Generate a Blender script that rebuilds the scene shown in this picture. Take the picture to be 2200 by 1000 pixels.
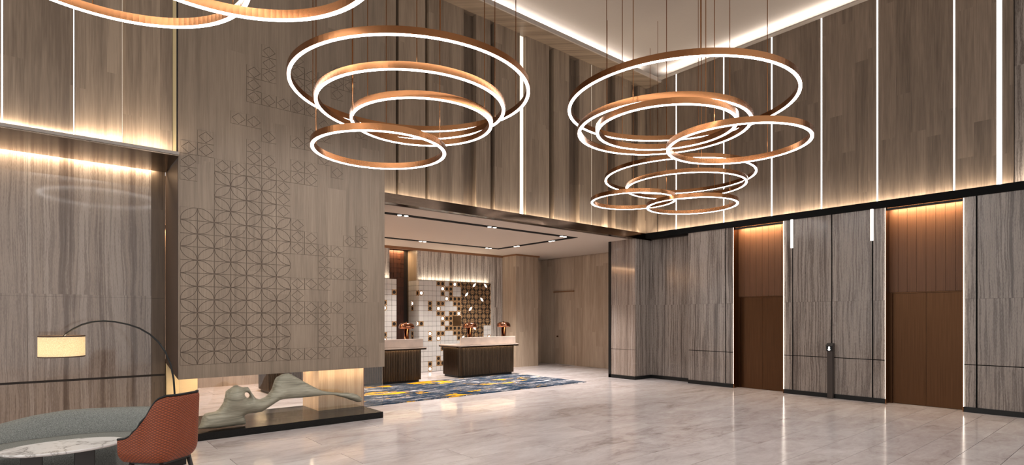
import bpy, bmesh, math, random
from mathutils import Vector, Matrix
from mathutils.geometry import delaunay_2d_cdt

random.seed(7)
SC = bpy.context.scene
COL = SC.collection
for o in list(bpy.data.objects):
    bpy.data.objects.remove(o, do_unlink=True)

# ------------------------------------------------------------------ camera
VP1, VP2, HY, CX, CAMZ = 2522.0, 100.0, 681.0, 1100.0, 1.65
FPX = math.sqrt((VP1 - CX) * (CX - VP2))
TH = math.atan((VP1 - CX) / FPX)
FX, FY = math.cos(TH), math.sin(TH)
RX, RY = math.sin(TH), -math.cos(TH)
cam_data = bpy.data.cameras.new('camera')
cam = bpy.data.objects.new('camera', cam_data)
COL.objects.link(cam)
cam.location = (0, 0, CAMZ)
cam.rotation_euler = (math.pi / 2, 0, TH - math.pi / 2)
cam_data.sensor_width = 36.0
cam_data.lens = FPX / 2200.0 * 36.0
cam_data.shift_y = (HY - 500.0) / 2200.0
cam_data.clip_end = 200
SC.camera = cam

# ------------------------------------------------------------------ world, exposure
world = bpy.data.worlds.new('world')
SC.world = world
world.use_nodes = True
bg = world.node_tree.nodes['Background']
bg.inputs['Color'].default_value = (1.0, 0.98, 0.95, 1)
bg.inputs['Strength'].default_value = 1.2
SC.view_settings.view_transform = 'Standard'
SC.view_settings.look = 'None'
SC.view_settings.gamma = 1.0
SC.view_settings.use_curve_mapping = False
SC.view_settings.exposure = 0.0
SC.cycles.max_bounces = 5
SC.cycles.diffuse_bounces = 3
SC.cycles.glossy_bounces = 3
SC.cycles.transmission_bounces = 4
SC.cycles.transparent_max_bounces = 5
SC.cycles.caustics_reflective = False
SC.cycles.caustics_refractive = False
RING_EMIT = 17.0
SC.cycles.adaptive_threshold = 0.03
WARM = (1.0, 0.72, 0.42)
SOFTWARM = (1.0, 0.86, 0.68)
NEUTRAL = (1.0, 0.95, 0.89)


def area(name, loc, rot, sx, sy, power, color=SOFTWARM, parent=None, spread=180):
    l = bpy.data.lights.new(name, 'AREA')
    l.shape = 'RECTANGLE'
    l.size, l.size_y = sx, sy
    l.energy = power
    l.color = color
    l.spread = math.radians(spread)
    o = bpy.data.objects.new(name, l)
    COL.objects.link(o)
    o.location = loc
    o.rotation_euler = rot
    if parent:
        adopt(o, parent)
    return o


def adopt(o, parent):
    o.parent = parent
    o.matrix_parent_inverse = Matrix.Translation(-Vector(parent.location))


UP = (math.pi, 0, 0)
DOWN = (0, 0, 0)
# cove lights hidden in the real light troughs of the hall
area('cove_light', (8.35, 9.085, 3.80), UP, 7.5, 0.03, 95, SOFTWARM)                 # above the reception fascia
area('cove_light', (12.255, 4.0, 3.80), UP, 0.03, 9.9, 105, SOFTWARM)               # above the black band
area('cove_light', (-0.8, 8.69, 3.875), UP, 4.2, 0.03, 62, SOFTWARM)                # on the soffit by the lounge
area('cove_light', (4.5, 8.87, 7.895), UP, 14.5, 0.06, 95, NEUTRAL)                # ceiling cove, long side
area('cove_light', (12.36, 3.6, 7.895), UP, 0.06, 10.0, 75, NEUTRAL)                # ceiling cove, lift side
area('cove_light', (-0.8, 9.785, 3.872), DOWN, 4.1, 0.05, 60, (1.0, 0.80, 0.55))                  # soffit wall washer


# ------------------------------------------------------------------ helpers
def ray(px, py):
    a = (px - CX) / FPX
    b = (HY - py) / FPX
    return (FX + RX * a, FY + RY * a, b)


def onZ(px, py, z=0.0):
    d = ray(px, py)
    t = (z - CAMZ) / d[2]
    return Vector((d[0] * t, d[1] * t, z))


def onX(px, py, X):
    d = ray(px, py)
    t = X / d[0]
    return Vector((X, d[1] * t, CAMZ + d[2] * t))


def onY(px, py, Y):
    d = ray(px, py)
    t = Y / d[1]
    return Vector((d[0] * t, Y, CAMZ + d[2] * t))


def onD(px, py, D):
    d = ray(px, py)
    return Vector((d[0] * D, d[1] * D, CAMZ + d[2] * D))


def pxof(x, y):
    D = x * FX + y * FY
    return CX + FPX * (x * RX + y * RY) / D


class MB:
    def __init__(self):
        self.v, self.f, self.m = [], [], []

    def box(self, x0, x1, y0, y1, z0, z1, m=0):
        b = len(self.v)
        self.v += [(x0, y0, z0), (x1, y0, z0), (x1, y1, z0), (x0, y1, z0), (x0, y0, z1), (x1, y0, z1), (x1, y1, z1), (x0, y1, z1)]
        self.f += [(b, b + 3, b + 2, b + 1), (b + 4, b + 5, b + 6, b + 7), (b, b + 1, b + 5, b + 4), (b + 1, b + 2, b + 6, b + 5), (b + 2, b + 3, b + 7, b + 6), (b + 3, b, b + 4, b + 7)]
        self.m += [m] * 6
        return self

    def prism(self, pts, d, m=0, mcap=None):
        """closed polygon pts (3D) extruded by vector d"""
        b = len(self.v)
        n = len(pts)
        d = Vector(d)
        self.v += [tuple(p) for p in pts] + [tuple(Vector(p) + d) for p in pts]
        mc = m if mcap is None else mcap
        self.f += [tuple(range(b + n - 1, b - 1, -1)), tuple(range(b + n, b + 2 * n))]
        self.m += [mc, mc]
        for i in range(n):
            j = (i + 1) % n
            self.f.append((b + i, b + j, b + n + j, b + n + i))
            self.m.append(m)
        return self

    def quad(self, a, b_, c, d, m=0):
        b = len(self.v)
        self.v += [tuple(a), tuple(b_), tuple(c), tuple(d)]
        self.f.append((b, b + 1, b + 2, b + 3))
        self.m.append(m)
        return self

    def tube(self, path, rad, n=8, m=0, caps=True):
        b = len(self.v)
        path = [Vector(p) for p in path]
        k = len(path)
        rr = rad if isinstance(rad, (list, tuple)) else [rad] * k
        prev = None
        for i, p in enumerate(path):
            t = (path[min(i + 1, k - 1)] - path[max(i - 1, 0)]).normalized()
            if prev is None:
                ref = Vector((0, 0, 1)) if abs(t.z) < 0.9 else Vector((1, 0, 0))
                a = t.cross(ref).normalized()
            else:
                a = (prev - t * prev.dot(t)).normalized()
            prev = a
            c = t.cross(a)
            for j in range(n):
                w = 2 * math.pi * j / n
                self.v.append(tuple(p + (a * math.cos(w) + c * math.sin(w)) * rr[i]))
        for i in range(k - 1):
            for j in range(n):
                j2 = (j + 1) % n
                self.f.append((b + i * n + j, b + i * n + j2, b + (i + 1) * n + j2, b + (i + 1) * n + j))
                self.m.append(m)
        if caps:
            self.f.append(tuple(b + j for j in range(n - 1, -1, -1)))
            self.f.append(tuple(b + (k - 1) * n + j for j in range(n)))
            self.m += [m, m]
        return self

    def lathe(self, prof, c, n=32, m=0, closed=False):
        """prof list of (r,z) about vertical axis through c"""
        b = len(self.v)
        k = len(prof)
        for r, z in prof:
            for j in range(n):
                w = 2 * math.pi * j / n
                self.v.append((c[0] + r * math.cos(w), c[1] + r * math.sin(w), c[2] + z))
        rng = range(k) if closed else range(k - 1)
        for i in rng:
            i2 = (i + 1) % k
            for j in range(n):
                j2 = (j + 1) % n
                self.f.append((b + i * n + j, b + i * n + j2, b + i2 * n + j2, b + i2 * n + j))
                self.m.append(m)
        return self

    def grid(self, rows, m=0, closed_u=False):
        b = len(self.v)
        nr, nc = len(rows), len(rows[0])
        for r in rows:
            self.v += [tuple(p) for p in r]
        for i in range(nr - 1):
            for j in range(nc if closed_u else nc - 1):
                j2 = (j + 1) % nc
                self.f.append((b + i * nc + j, b + i * nc + j2, b + (i + 1) * nc + j2, b + (i + 1) * nc + j))
                self.m.append(m)
        return self

    def mesh(self, name, mats, smooth=False, fixn=False):
        me = bpy.data.meshes.new(name)
        me.from_pydata(self.v, [], self.f)
        for mt in (mats if isinstance(mats, (list, tuple)) else [mats]):
            me.materials.append(mt)
        me.polygons.foreach_set('material_index', self.m)
        if smooth:
            me.polygons.foreach_set('use_smooth', [True] * len(self.f))
        if fixn:
            bm = bmesh.new()
            bm.from_mesh(me)
            bmesh.ops.recalc_face_normals(bm, faces=bm.faces)
            bm.to_mesh(me)
            bm.free()
        me.update()
        return me

    def build(self, name, mats, parent=None, smooth=False, bevel=0.0, segs=2, sub=0, fixn=False, angle=None):
        o = bpy.data.objects.new(name, self.mesh(name, mats, smooth, fixn))
        COL.objects.link(o)
        if parent:
            adopt(o, parent)
        if bevel:
            md = o.modifiers.new('bevel', 'BEVEL')
            md.width = bevel
            md.segments = segs
            md.limit_method = 'ANGLE'
        if sub:
            md = o.modifiers.new('sub', 'SUBSURF')
            md.levels = md.render_levels = sub
        return o


def place(name, me, loc, parent=None, rot=(0, 0, 0)):
    """an object that shares mesh data, at a world location"""
    o = bpy.data.objects.new(name, me)
    COL.objects.link(o)
    o.location = loc
    o.rotation_euler = rot
    if parent:
        adopt(o, parent)
    return o


def thing(name, loc, label, cat, group=None):
    o = bpy.data.objects.new(name, None)
    COL.objects.link(o)
    o.location = loc
    o.empty_display_size = 0.1
    return tag(o, label, cat, group)


def tag(o, label=None, cat=None, group=None, kind=None):
    if label:
        o['label'] = label
    if cat:
        o['category'] = cat
    if group:
        o['group'] = group
    if kind:
        o['kind'] = kind
    return o


def struct(name, mb, mats, label=None, cat=None, **kw):
    o = mb.build(name, mats, None, **kw)
    return tag(o, label, cat, None, 'structure')


# ------------------------------------------------------------------ materials
def new_mat(name):
    m = bpy.data.materials.new(name)
    m.use_nodes = True
    nt = m.node_tree
    b = nt.nodes['Principled BSDF']
    return m, nt, b


def nd(nt, typ, ins=None, **props):
    n = nt.nodes.new(typ)
    for k, v in props.items():
        setattr(n, k, v)
    for k, v in (ins or {}).items():
        if isinstance(v, bpy.types.NodeSocket):
            nt.links.new(v, n.inputs[k])
        else:
            n.inputs[k].default_value = v
    return n


def ramp(nt, fac, stops, interp='LINEAR'):
    r = nt.nodes.new('ShaderNodeValToRGB')
    r.color_ramp.interpolation = interp
    el = r.color_ramp.elements
    while len(el) < len(stops):
        el.new(0.5)
    for e, (p, c) in zip(el, stops):
        e.position = p
        e.color = (c[0], c[1], c[2], 1)
    nt.links.new(fac, r.inputs[0])
    return r.outputs[0]


def srgb(r, g, b):
    def f(c):
        c /= 255.0
        return c / 12.92 if c <= 0.04045 else ((c + 0.055) / 1.055) ** 2.4
    return (f(r), f(g), f(b))


def math_n(nt, op, a, b=None, c=None):
    ins = {0: a}
    if b is not None:
        ins[1] = b
    if c is not None:
        ins[2] = c
    return nd(nt, 'ShaderNodeMath', ins, operation=op).outputs[0]


def wall_uv(nt):
    """vertical surfaces: u runs along the wall, v is height (real position in the hall)"""
    g = nd(nt, 'ShaderNodeNewGeometry')
    s = nd(nt, 'ShaderNodeSeparateXYZ', {0: g.outputs['Position']})
    u = math_n(nt, 'ADD', s.outputs[0], math_n(nt, 'MULTIPLY', s.outputs[1], 1.037))
    return u, s.outputs[2]


def comb(nt, x, y, z):
    return nd(nt, 'ShaderNodeCombineXYZ', {0: x, 1: y, 2: z}).outputs[0]


def wood(name, dark, light, plank=0.21, rough=0.42, contrast=1.0, spec=0.4, board=2.6, tone=0.10):
    m, nt, b = new_mat(name)
    u, v = wall_uv(nt)
    pu = math_n(nt, 'DIVIDE', u, plank)
    pid = math_n(nt, 'FLOOR', pu)
    wn0 = nd(nt, 'ShaderNodeTexWhiteNoise', {'W': pid}, noise_dimensions='1D').outputs[0]
    pv = math_n(nt, 'FLOOR', math_n(nt, 'ADD', math_n(nt, 'DIVIDE', v, board), wn0))
    wn = nd(nt, 'ShaderNodeTexWhiteNoise', {'Vector': comb(nt, pid, pv, 0.0)}, noise_dimensions='2D').outputs[0]
    # broad cathedral grain
    off = math_n(nt, 'MULTIPLY', wn, 37.0)
    uu = math_n(nt, 'ADD', u, off)
    n1 = nd(nt, 'ShaderNodeTexNoise', {'Vector': comb(nt, math_n(nt, 'MULTIPLY', uu, 9.0), math_n(nt, 'MULTIPLY', v, 0.55), off), 'Scale': 1.0, 'Detail': 5.0, 'Roughness': 0.6, 'Distortion': 0.6}).outputs[0]
    n2 = nd(nt, 'ShaderNodeTexNoise', {'Vector': comb(nt, math_n(nt, 'MULTIPLY', uu, 62.0), math_n(nt, 'MULTIPLY', v, 1.6), off), 'Scale': 1.0, 'Detail': 3.0, 'Roughness': 0.65}).outputs[0]
    t = math_n(nt, 'ADD', math_n(nt, 'MULTIPLY', n1, 0.55), math_n(nt, 'MULTIPLY', n2, 0.45))
    t = math_n(nt, 'ADD', t, math_n(nt, 'MULTIPLY', math_n(nt, 'SUBTRACT', wn, 0.5), 0.16))
    oi = nd(nt, 'ShaderNodeObjectInfo')
    t = math_n(nt, 'ADD', t, math_n(nt, 'MULTIPLY', math_n(nt, 'SUBTRACT', oi.outputs['Random'], 0.5), tone))
    c = ramp(nt, t, [(0.5 - 0.17 / contrast, dark), (0.5 + 0.17 / contrast, light)])
    nt.links.new(c, b.inputs['Base Color'])
    b.inputs['Roughness'].default_value = rough
    b.inputs['Specular IOR Level'].default_value = spec
    bp = nd(nt, 'ShaderNodeBump', {'Height': n2, 'Strength': 0.12, 'Distance': 0.004})
    nt.links.new(bp.outputs[0], b.inputs['Normal'])
    return m


def stone(name, cols, rough=0.07, slab=0.62, spec=0.5):
    """vein cut travertine: bands that run up the wall, broken at the slab joints"""
    m, nt, b = new_mat(name)
    u, v = wall_uv(nt)
    row = math_n(nt, 'FLOOR', math_n(nt, 'DIVIDE', math_n(nt, 'SUBTRACT', v, 0.02), 1.94))
    uu = math_n(nt, 'ADD', u, math_n(nt, 'MULTIPLY', row, 0.035))
    wob = nd(nt, 'ShaderNodeTexNoise', {'Vector': comb(nt, math_n(nt, 'MULTIPLY', uu, 2.2), math_n(nt, 'MULTIPLY', v, 0.8), row), 'Scale': 1.0, 'Detail': 3.0}).outputs[0]
    uw = math_n(nt, 'ADD', uu, math_n(nt, 'MULTIPLY', wob, 0.10))
    n1 = nd(nt, 'ShaderNodeTexNoise', {'Vector': comb(nt, math_n(nt, 'MULTIPLY', uw, 5.2), math_n(nt, 'MULTIPLY', v, 0.07), 0.0), 'Scale': 1.0, 'Detail': 3.0, 'Roughness': 0.6}).outputs[0]
    n2 = nd(nt, 'ShaderNodeTexNoise', {'Vector': comb(nt, math_n(nt, 'MULTIPLY', uw, 55.0), math_n(nt, 'MULTIPLY', v, 1.3), 3.0), 'Scale': 1.0, 'Detail': 3.0, 'Roughness': 0.7}).outputs[0]
    n3 = nd(nt, 'ShaderNodeTexNoise', {'Vector': comb(nt, math_n(nt, 'MULTIPLY', uw, 130.0), math_n(nt, 'MULTIPLY', v, 22.0), 5.0), 'Scale': 1.0, 'Detail': 2.0}).outputs[0]
    t = math_n(nt, 'ADD', math_n(nt, 'MULTIPLY', n1, 0.74), math_n(nt, 'MULTIPLY', n2, 0.19))
    t = math_n(nt, 'ADD', t, math_n(nt, 'MULTIPLY', n3, 0.07))
    c = ramp(nt, t, cols)
    nt.links.new(c, b.inputs['Base Color'])
    b.inputs['Roughness'].default_value = rough
    b.inputs['Specular IOR Level'].default_value = spec
    return m


def plain(name, col, rough=0.5, metal=0.0, spec=0.5, noise=0.0, nscale=30.0, bump=0.0):
    m, nt, b = new_mat(name)
    b.inputs['Roughness'].default_value = rough
    b.inputs['Metallic'].default_value = metal
    b.inputs['Specular IOR Level'].default_value = spec
    g = nd(nt, 'ShaderNodeTexCoord')
    n = nd(nt, 'ShaderNodeTexNoise', {'Vector': g.outputs['Object'], 'Scale': nscale, 'Detail': 3.0}).outputs[0]
    k = noise
    c = ramp(nt, n, [(0.3, tuple(max(0, x * (1 - k)) for x in col)), (0.7, tuple(x * (1 + k) for x in col))])
    nt.links.new(c, b.inputs['Base Color'])
    if bump:
        bp = nd(nt, 'ShaderNodeBump', {'Height': n, 'Strength': bump, 'Distance': 0.003})
        nt.links.new(bp.outputs[0], b.inputs['Normal'])
    return m


def brushed(name, dark, light, rough=0.28, vert=True, metal=1.0):
    m, nt, b = new_mat(name)
    u, v = wall_uv(nt)
    n = nd(nt, 'ShaderNodeTexNoise', {'Vector': comb(nt, math_n(nt, 'MULTIPLY', u, 160.0 if vert else 3.0), math_n(nt, 'MULTIPLY', v, 1.2 if vert else 200.0), 0.0), 'Scale': 1.0, 'Detail': 3.0}).outputs[0]
    nt.links.new(ramp(nt, n, [(0.3, dark), (0.7, light)]), b.inputs['Base Color'])
    b.inputs['Metallic'].default_value = metal
    b.inputs['Roughness'].default_value = rough
    bp = nd(nt, 'ShaderNodeBump', {'Height': n, 'Strength': 0.08, 'Distance': 0.002})
    nt.links.new(bp.outputs[0], b.inputs['Normal'])
    return m


def emit(name, col, strength, sample=True):
    m, nt, b = new_mat(name)
    if not sample:
        m.cycles.emission_sampling = 'NONE'
    b.inputs['Base Color'].default_value = (0.8, 0.8, 0.8, 1)
    b.inputs['Emission Color'].default_value = (*col, 1)
    b.inputs['Emission Strength'].default_value = strength
    return m


M = {}
M['wood'] = wood('grey_brown_wood', srgb(112, 95, 80), srgb(156, 136, 116))
M['wood_right'] = wood('smoked_wood', srgb(98, 84, 72), srgb(138, 120, 104), plank=0.24)
M['wood_panel'] = wood('carved_panel_wood', srgb(118, 102, 87), srgb(150, 132, 114), plank=0.30, contrast=0.9, tone=0.0)
M['wood_dark_and_shade'] = wood('dark_wood_and_recess_shade', srgb(78, 64, 54), srgb(112, 95, 80))  # dark wood colour, also shade painted onto the recessed upper-wall strips
M['wood_far'] = wood('reception_wood', srgb(154, 134, 115), srgb(190, 170, 149), plank=0.30)
M['wood_pier'] = wood('pale_pier_wood', srgb(186, 150, 114), srgb(226, 196, 160), plank=0.4, contrast=1.2)
M['stone'] = stone('vein_cut_travertine', [(0.33, srgb(84, 70, 62)), (0.42, srgb(116, 101, 92)), (0.475, srgb(150, 135, 124)), (0.52, srgb(122, 107, 98)), (0.565, srgb(160, 146, 136)), (0.66, srgb(108, 95, 87))])
M['stone_dark'] = stone('grey_travertine', [(0.33, srgb(56, 48, 44)), (0.42, srgb(98, 88, 82)), (0.475, srgb(144, 133, 125)), (0.52, srgb(92, 82, 76)), (0.565, srgb(150, 139, 131)), (0.66, srgb(72, 63, 58))], rough=0.16)
M['stone_pale'] = stone('pale_travertine', [(0.33, srgb(84, 75, 70)), (0.42, srgb(142, 131, 123)), (0.475, srgb(206, 197, 187)), (0.52, srgb(122, 112, 105)), (0.565, srgb(212, 203, 193)), (0.66, srgb(104, 94, 88))], rough=0.3)
M['white'] = plain('ceiling_paint', srgb(170, 159, 150), 0.85, spec=0.2, noise=0.01)
M['ceil2'] = plain('reception_ceiling_paint', srgb(196, 182, 168), 0.85, spec=0.2, noise=0.01)
M['cream'] = plain('cream_plaster', srgb(232, 205, 160), 0.6, noise=0.02)
M['black'] = plain('black_metal', (0.006, 0.006, 0.006), 0.35, spec=0.3)
M['matt_black'] = plain('matt_black', (0.004, 0.004, 0.004), 0.7, spec=0.1)
M['black_stone'] = plain('black_granite', (0.010, 0.009, 0.008), 0.2, spec=0.12, noise=0.3, nscale=90)
M['dark'] = plain('dark_backing', srgb(46, 36, 30), 0.7, noise=0.05)
M['bronze'] = brushed('dark_bronze', srgb(66, 54, 46), srgb(90, 75, 64), 0.14, vert=False)
M['bronze_soffit'] = brushed('soffit_bronze', srgb(92, 80, 70), srgb(112, 99, 87), 0.16, vert=False)
M['copper'] = brushed('lift_copper', srgb(80, 52, 34), srgb(98, 66, 44), 0.42, metal=0.5)
M['copper_door'] = brushed('lift_door_copper', srgb(78, 54, 37), srgb(94, 66, 46), 0.34)
M['brass'] = plain('ring_brass', srgb(152, 104, 68), 0.24, metal=1.0)
M['rosegold'] = plain('lamp_copper', srgb(158, 106, 80), 0.16, metal=1.0)
M['trim_brown'] = plain('brown_trim', srgb(140, 98, 66), 0.4, noise=0.04)
M['groove'] = plain('groove_shade', srgb(74, 56, 42), 0.6)  # shadow in the carved grooves, painted as a dark brown colour
M['flutes'] = brushed('fluted_bronze', srgb(64, 52, 43), srgb(92, 76, 62), 0.3)
M['desk_top'] = plain('desk_marble', srgb(206, 186, 172), 0.2, noise=0.10, nscale=5)
M['tile_white'] = plain('white_glazed_tile', srgb(204, 198, 192), 0.3, noise=0.02)
M['tile_brass'] = plain('tile_brass', srgb(206, 164, 118), 0.4, metal=0.25)
M['tile_dark'] = plain('tile_dark', srgb(38, 27, 20), 0.5)
M['grout'] = plain('grout', srgb(104, 90, 78), 0.8)
M['plaque'] = plain('brass_plaque', srgb(150, 116, 82), 0.3, metal=0.9, noise=0.12, nscale=8)
M['fab_grey'] = plain('grey_wool', srgb(128, 130, 126), 0.95, spec=0.1, noise=0.42, nscale=150, bump=0.6)
M['led'] = emit('ring_diffuser', (1.0, 0.975, 0.95), RING_EMIT)
M['strip'] = emit('strip_diffuser', (1.0, 0.96, 0.92), 2.6)
M['strip_warm'] = emit('warm_strip_diffuser', (1.0, 0.86, 0.66), 1.1)
M['strip_dim'] = emit('dim_strip_diffuser', (1.0, 0.80, 0.56), 0.5, False)
M['jamb_led'] = emit('jamb_diffuser', (1.0, 0.90, 0.78), 7.0)
M['spot'] = emit('spot_lens', (1.0, 0.97, 0.92), 2.5, False)
M['sconce'] = emit('sconce_diffuser', (1.0, 0.93, 0.82), 1.25)
M['tile_lit'] = emit('lit_tile_glass', (1.0, 0.97, 0.92), 1.5, False)
M['display'] = emit('display_white', (1.0, 1.0, 1.0), 1.6, False)


def mat_floor_tile():
    m, nt, b = new_mat('polished_marble')
    g = nd(nt, 'ShaderNodeNewGeometry')
    oi = nd(nt, 'ShaderNodeObjectInfo')
    mp = nd(nt, 'ShaderNodeMapping', {'Vector': g.outputs['Position'], 'Scale': (0.55, 1.3, 1.0)})
    off = math_n(nt, 'MULTIPLY', oi.outputs['Random'], 30.0)
    v = nd(nt, 'ShaderNodeVectorMath', {0: mp.outputs[0], 1: comb(nt, off, off, off)}, operation='ADD').outputs[0]
    n1 = nd(nt, 'ShaderNodeTexNoise', {'Vector': v, 'Scale': 1.6, 'Detail': 7.0, 'Roughness': 0.62, 'Distortion': 0.9}).outputs[0]
    n2 = nd(nt, 'ShaderNodeTexNoise', {'Vector': v, 'Scale': 6.0, 'Detail': 6.0, 'Roughness': 0.7, 'Distortion': 1.6}).outputs[0]
    t = math_n(nt, 'ADD', math_n(nt, 'MULTIPLY', n1, 0.65), math_n(nt, 'MULTIPLY', n2, 0.35))
    t = math_n(nt, 'ADD', t, math_n(nt, 'MULTIPLY', math_n(nt, 'SUBTRACT', oi.outputs['Random'], 0.5), 0.07))
    c = ramp(nt, t, [(0.32, srgb(164, 151, 147)), (0.44, srgb(203, 191, 188)), (0.56, srgb(218, 208, 206)), (0.70, srgb(232, 224, 222))])
    nt.links.new(c, b.inputs['Base Color'])
    b.inputs['Roughness'].default_value = 0.13
    b.inputs['Specular IOR Level'].default_value = 0.5
    return m


M['floor_tile'] = mat_floor_tile()
M['joint'] = plain('floor_joint', srgb(74, 62, 56), 0.7)


def mat_marble_white():
    m, nt, b = new_mat('white_veined_marble')
    g = nd(nt, 'ShaderNodeTexCoord')
    n = nd(nt, 'ShaderNodeTexNoise', {'Vector': g.outputs['Object'], 'Scale': 1.7, 'Detail': 5.0, 'Roughness': 0.6, 'Distortion': 1.2}).outputs[0]
    d = math_n(nt, 'ABSOLUTE', math_n(nt, 'SUBTRACT', n, 0.5))
    c = ramp(nt, d, [(0.0, srgb(168, 164, 160)), (0.012, srgb(226, 223, 219)), (0.05, srgb(246, 244, 241))])
    nt.links.new(c, b.inputs['Base Color'])
    b.inputs['Roughness'].default_value = 0.15
    return m


M['marble'] = mat_marble_white()


def mat_carpet():
    m, nt, b = new_mat('abstract_rug_pile')
    g = nd(nt, 'ShaderNodeNewGeometry')
    s = nd(nt, 'ShaderNodeSeparateXYZ', {0: g.outputs['Position']})
    x, y = s.outputs[0], s.outputs[1]
    n0 = nd(nt, 'ShaderNodeTexNoise', {'Vector': comb(nt, math_n(nt, 'MULTIPLY', x, 1.1), math_n(nt, 'MULTIPLY', y, 3.4), 0.0), 'Scale': 1.0, 'Detail': 6.0, 'Roughness': 0.75, 'Distortion': 0.7}).outputs[0]
    n1 = nd(nt, 'ShaderNodeTexNoise', {'Vector': comb(nt, math_n(nt, 'MULTIPLY', x, 2.6), math_n(nt, 'MULTIPLY', y, 15.0), 4.0), 'Scale': 1.0, 'Detail': 4.0, 'Roughness': 0.7}).outputs[0]
    n2 = nd(nt, 'ShaderNodeTexNoise', {'Vector': comb(nt, math_n(nt, 'MULTIPLY', x, 0.75), math_n(nt, 'MULTIPLY', y, 1.9), 9.0), 'Scale': 1.0, 'Detail': 5.0, 'Roughness': 0.7, 'Distortion': 0.5}).outputs[0]
    t = math_n(nt, 'ADD', math_n(nt, 'MULTIPLY', n0, 0.55), math_n(nt, 'MULTIPLY', n1, 0.45))
    c1 = ramp(nt, t, [(0.38, srgb(8, 9, 13)), (0.43, srgb(14, 26, 40)), (0.465, srgb(24, 58, 84)), (0.49, srgb(22, 26, 34)), (0.52, srgb(116, 114, 118)), (0.55, srgb(36, 50, 66)), (0.585, srgb(214, 208, 208))])
    k = math_n(nt, 'ADD', n2, math_n(nt, 'MULTIPLY', math_n(nt, 'SUBTRACT', n1, 0.5), 0.25))
    f = ramp(nt, k, [(0.575, (0, 0, 0)), (0.605, (1, 1, 1))])
    mx = nd(nt, 'ShaderNodeMix', {'Factor': f, 'A': c1, 'B': (*srgb(214, 158, 24), 1)}, data_type='RGBA')
    # socket lookup by type: RGBA mix uses the colour sockets
    return m, nt, b, f, c1, mx


m, nt, b, f, c1, mx = mat_carpet()
cs = [i for i in mx.inputs if i.type == 'RGBA']
nt.links.new(c1, cs[0])
cs[1].default_value = (*srgb(214, 158, 24), 1)
nt.links.new([o_ for o_ in mx.outputs if o_.type == 'RGBA'][0], b.inputs['Base Color'])
b.inputs['Roughness'].default_value = 0.95
b.inputs['Specular IOR Level'].default_value = 0.1
M['carpet'] = m


def mat_glass():
    m, nt, b = new_mat('clear_glass')
    out = nt.nodes['Material Output']
    tr = nd(nt, 'ShaderNodeBsdfTransparent', {'Color': (0.93, 0.92, 0.90, 1)})
    gl = nd(nt, 'ShaderNodeBsdfGlossy', {'Color': (1, 1, 1, 1), 'Roughness': 0.01})
    fr = nd(nt, 'ShaderNodeFresnel', {'IOR': 1.55})
    k = math_n(nt, 'MULTIPLY', fr.outputs[0], 0.9)
    ms = nd(nt, 'ShaderNodeMixShader', {0: k, 1: tr.outputs[0], 2: gl.outputs[0]})
    nt.links.new(ms.outputs[0], out.inputs['Surface'])
    return m


M['glass'] = mat_glass()


def mat_quilt():
    m, nt, b = new_mat('rust_quilted_leather')
    uv = nd(nt, 'ShaderNodeUVMap')
    s = nd(nt, 'ShaderNodeSeparateXYZ', {0: uv.outputs[0]})
    a = math_n(nt, 'ADD', math_n(nt, 'MULTIPLY', s.outputs[0], 26.0), math_n(nt, 'MULTIPLY', s.outputs[1], 44.0))
    c = math_n(nt, 'SUBTRACT', math_n(nt, 'MULTIPLY', s.outputs[0], 26.0), math_n(nt, 'MULTIPLY', s.outputs[1], 44.0))
    d1 = math_n(nt, 'PINGPONG', a, 0.5)
    d2 = math_n(nt, 'PINGPONG', c, 0.5)
    h = math_n(nt, 'MINIMUM', d1, d2)
    col = ramp(nt, h, [(0.0, srgb(82, 35, 16)), (0.10, srgb(122, 55, 26)), (0.3, srgb(156, 74, 36))])
    nt.links.new(col, b.inputs['Base Color'])
    b.inputs['Roughness'].default_value = 0.5
    bp = nd(nt, 'ShaderNodeBump', {'Height': math_n(nt, 'POWER', h, 0.5), 'Strength': 0.6, 'Distance': 0.01})
    nt.links.new(bp.outputs[0], b.inputs['Normal'])
    return m


M['quilt'] = mat_quilt()
M['rust'] = plain('rust_leather', srgb(144, 66, 32), 0.5, noise=0.05)
M['leg'] = plain('dark_grey_metal', srgb(52, 48, 46), 0.4, metal=0.3)


def mat_sculpt():
    m, nt, b = new_mat('pale_driftwood')
    g = nd(nt, 'ShaderNodeTexCoord')
    mp = nd(nt, 'ShaderNodeMapping', {'Vector': g.outputs['Object'], 'Scale': (1.2, 4.0, 16.0)})
    n = nd(nt, 'ShaderNodeTexNoise', {'Vector': mp.outputs[0], 'Scale': 1.6, 'Detail': 6.0, 'Roughness': 0.65, 'Distortion': 0.8}).outputs[0]
    nt.links.new(ramp(nt, n, [(0.32, srgb(116, 112, 97)), (0.5, srgb(150, 145, 128)), (0.68, srgb(172, 167, 150))]), b.inputs['Base Color'])
    b.inputs['Roughness'].default_value = 0.6
    bp = nd(nt, 'ShaderNodeBump', {'Height': n, 'Strength': 0.25, 'Distance': 0.01})
    nt.links.new(bp.outputs[0], b.inputs['Normal'])
    return m


M['sculpt'] = mat_sculpt()


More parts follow.
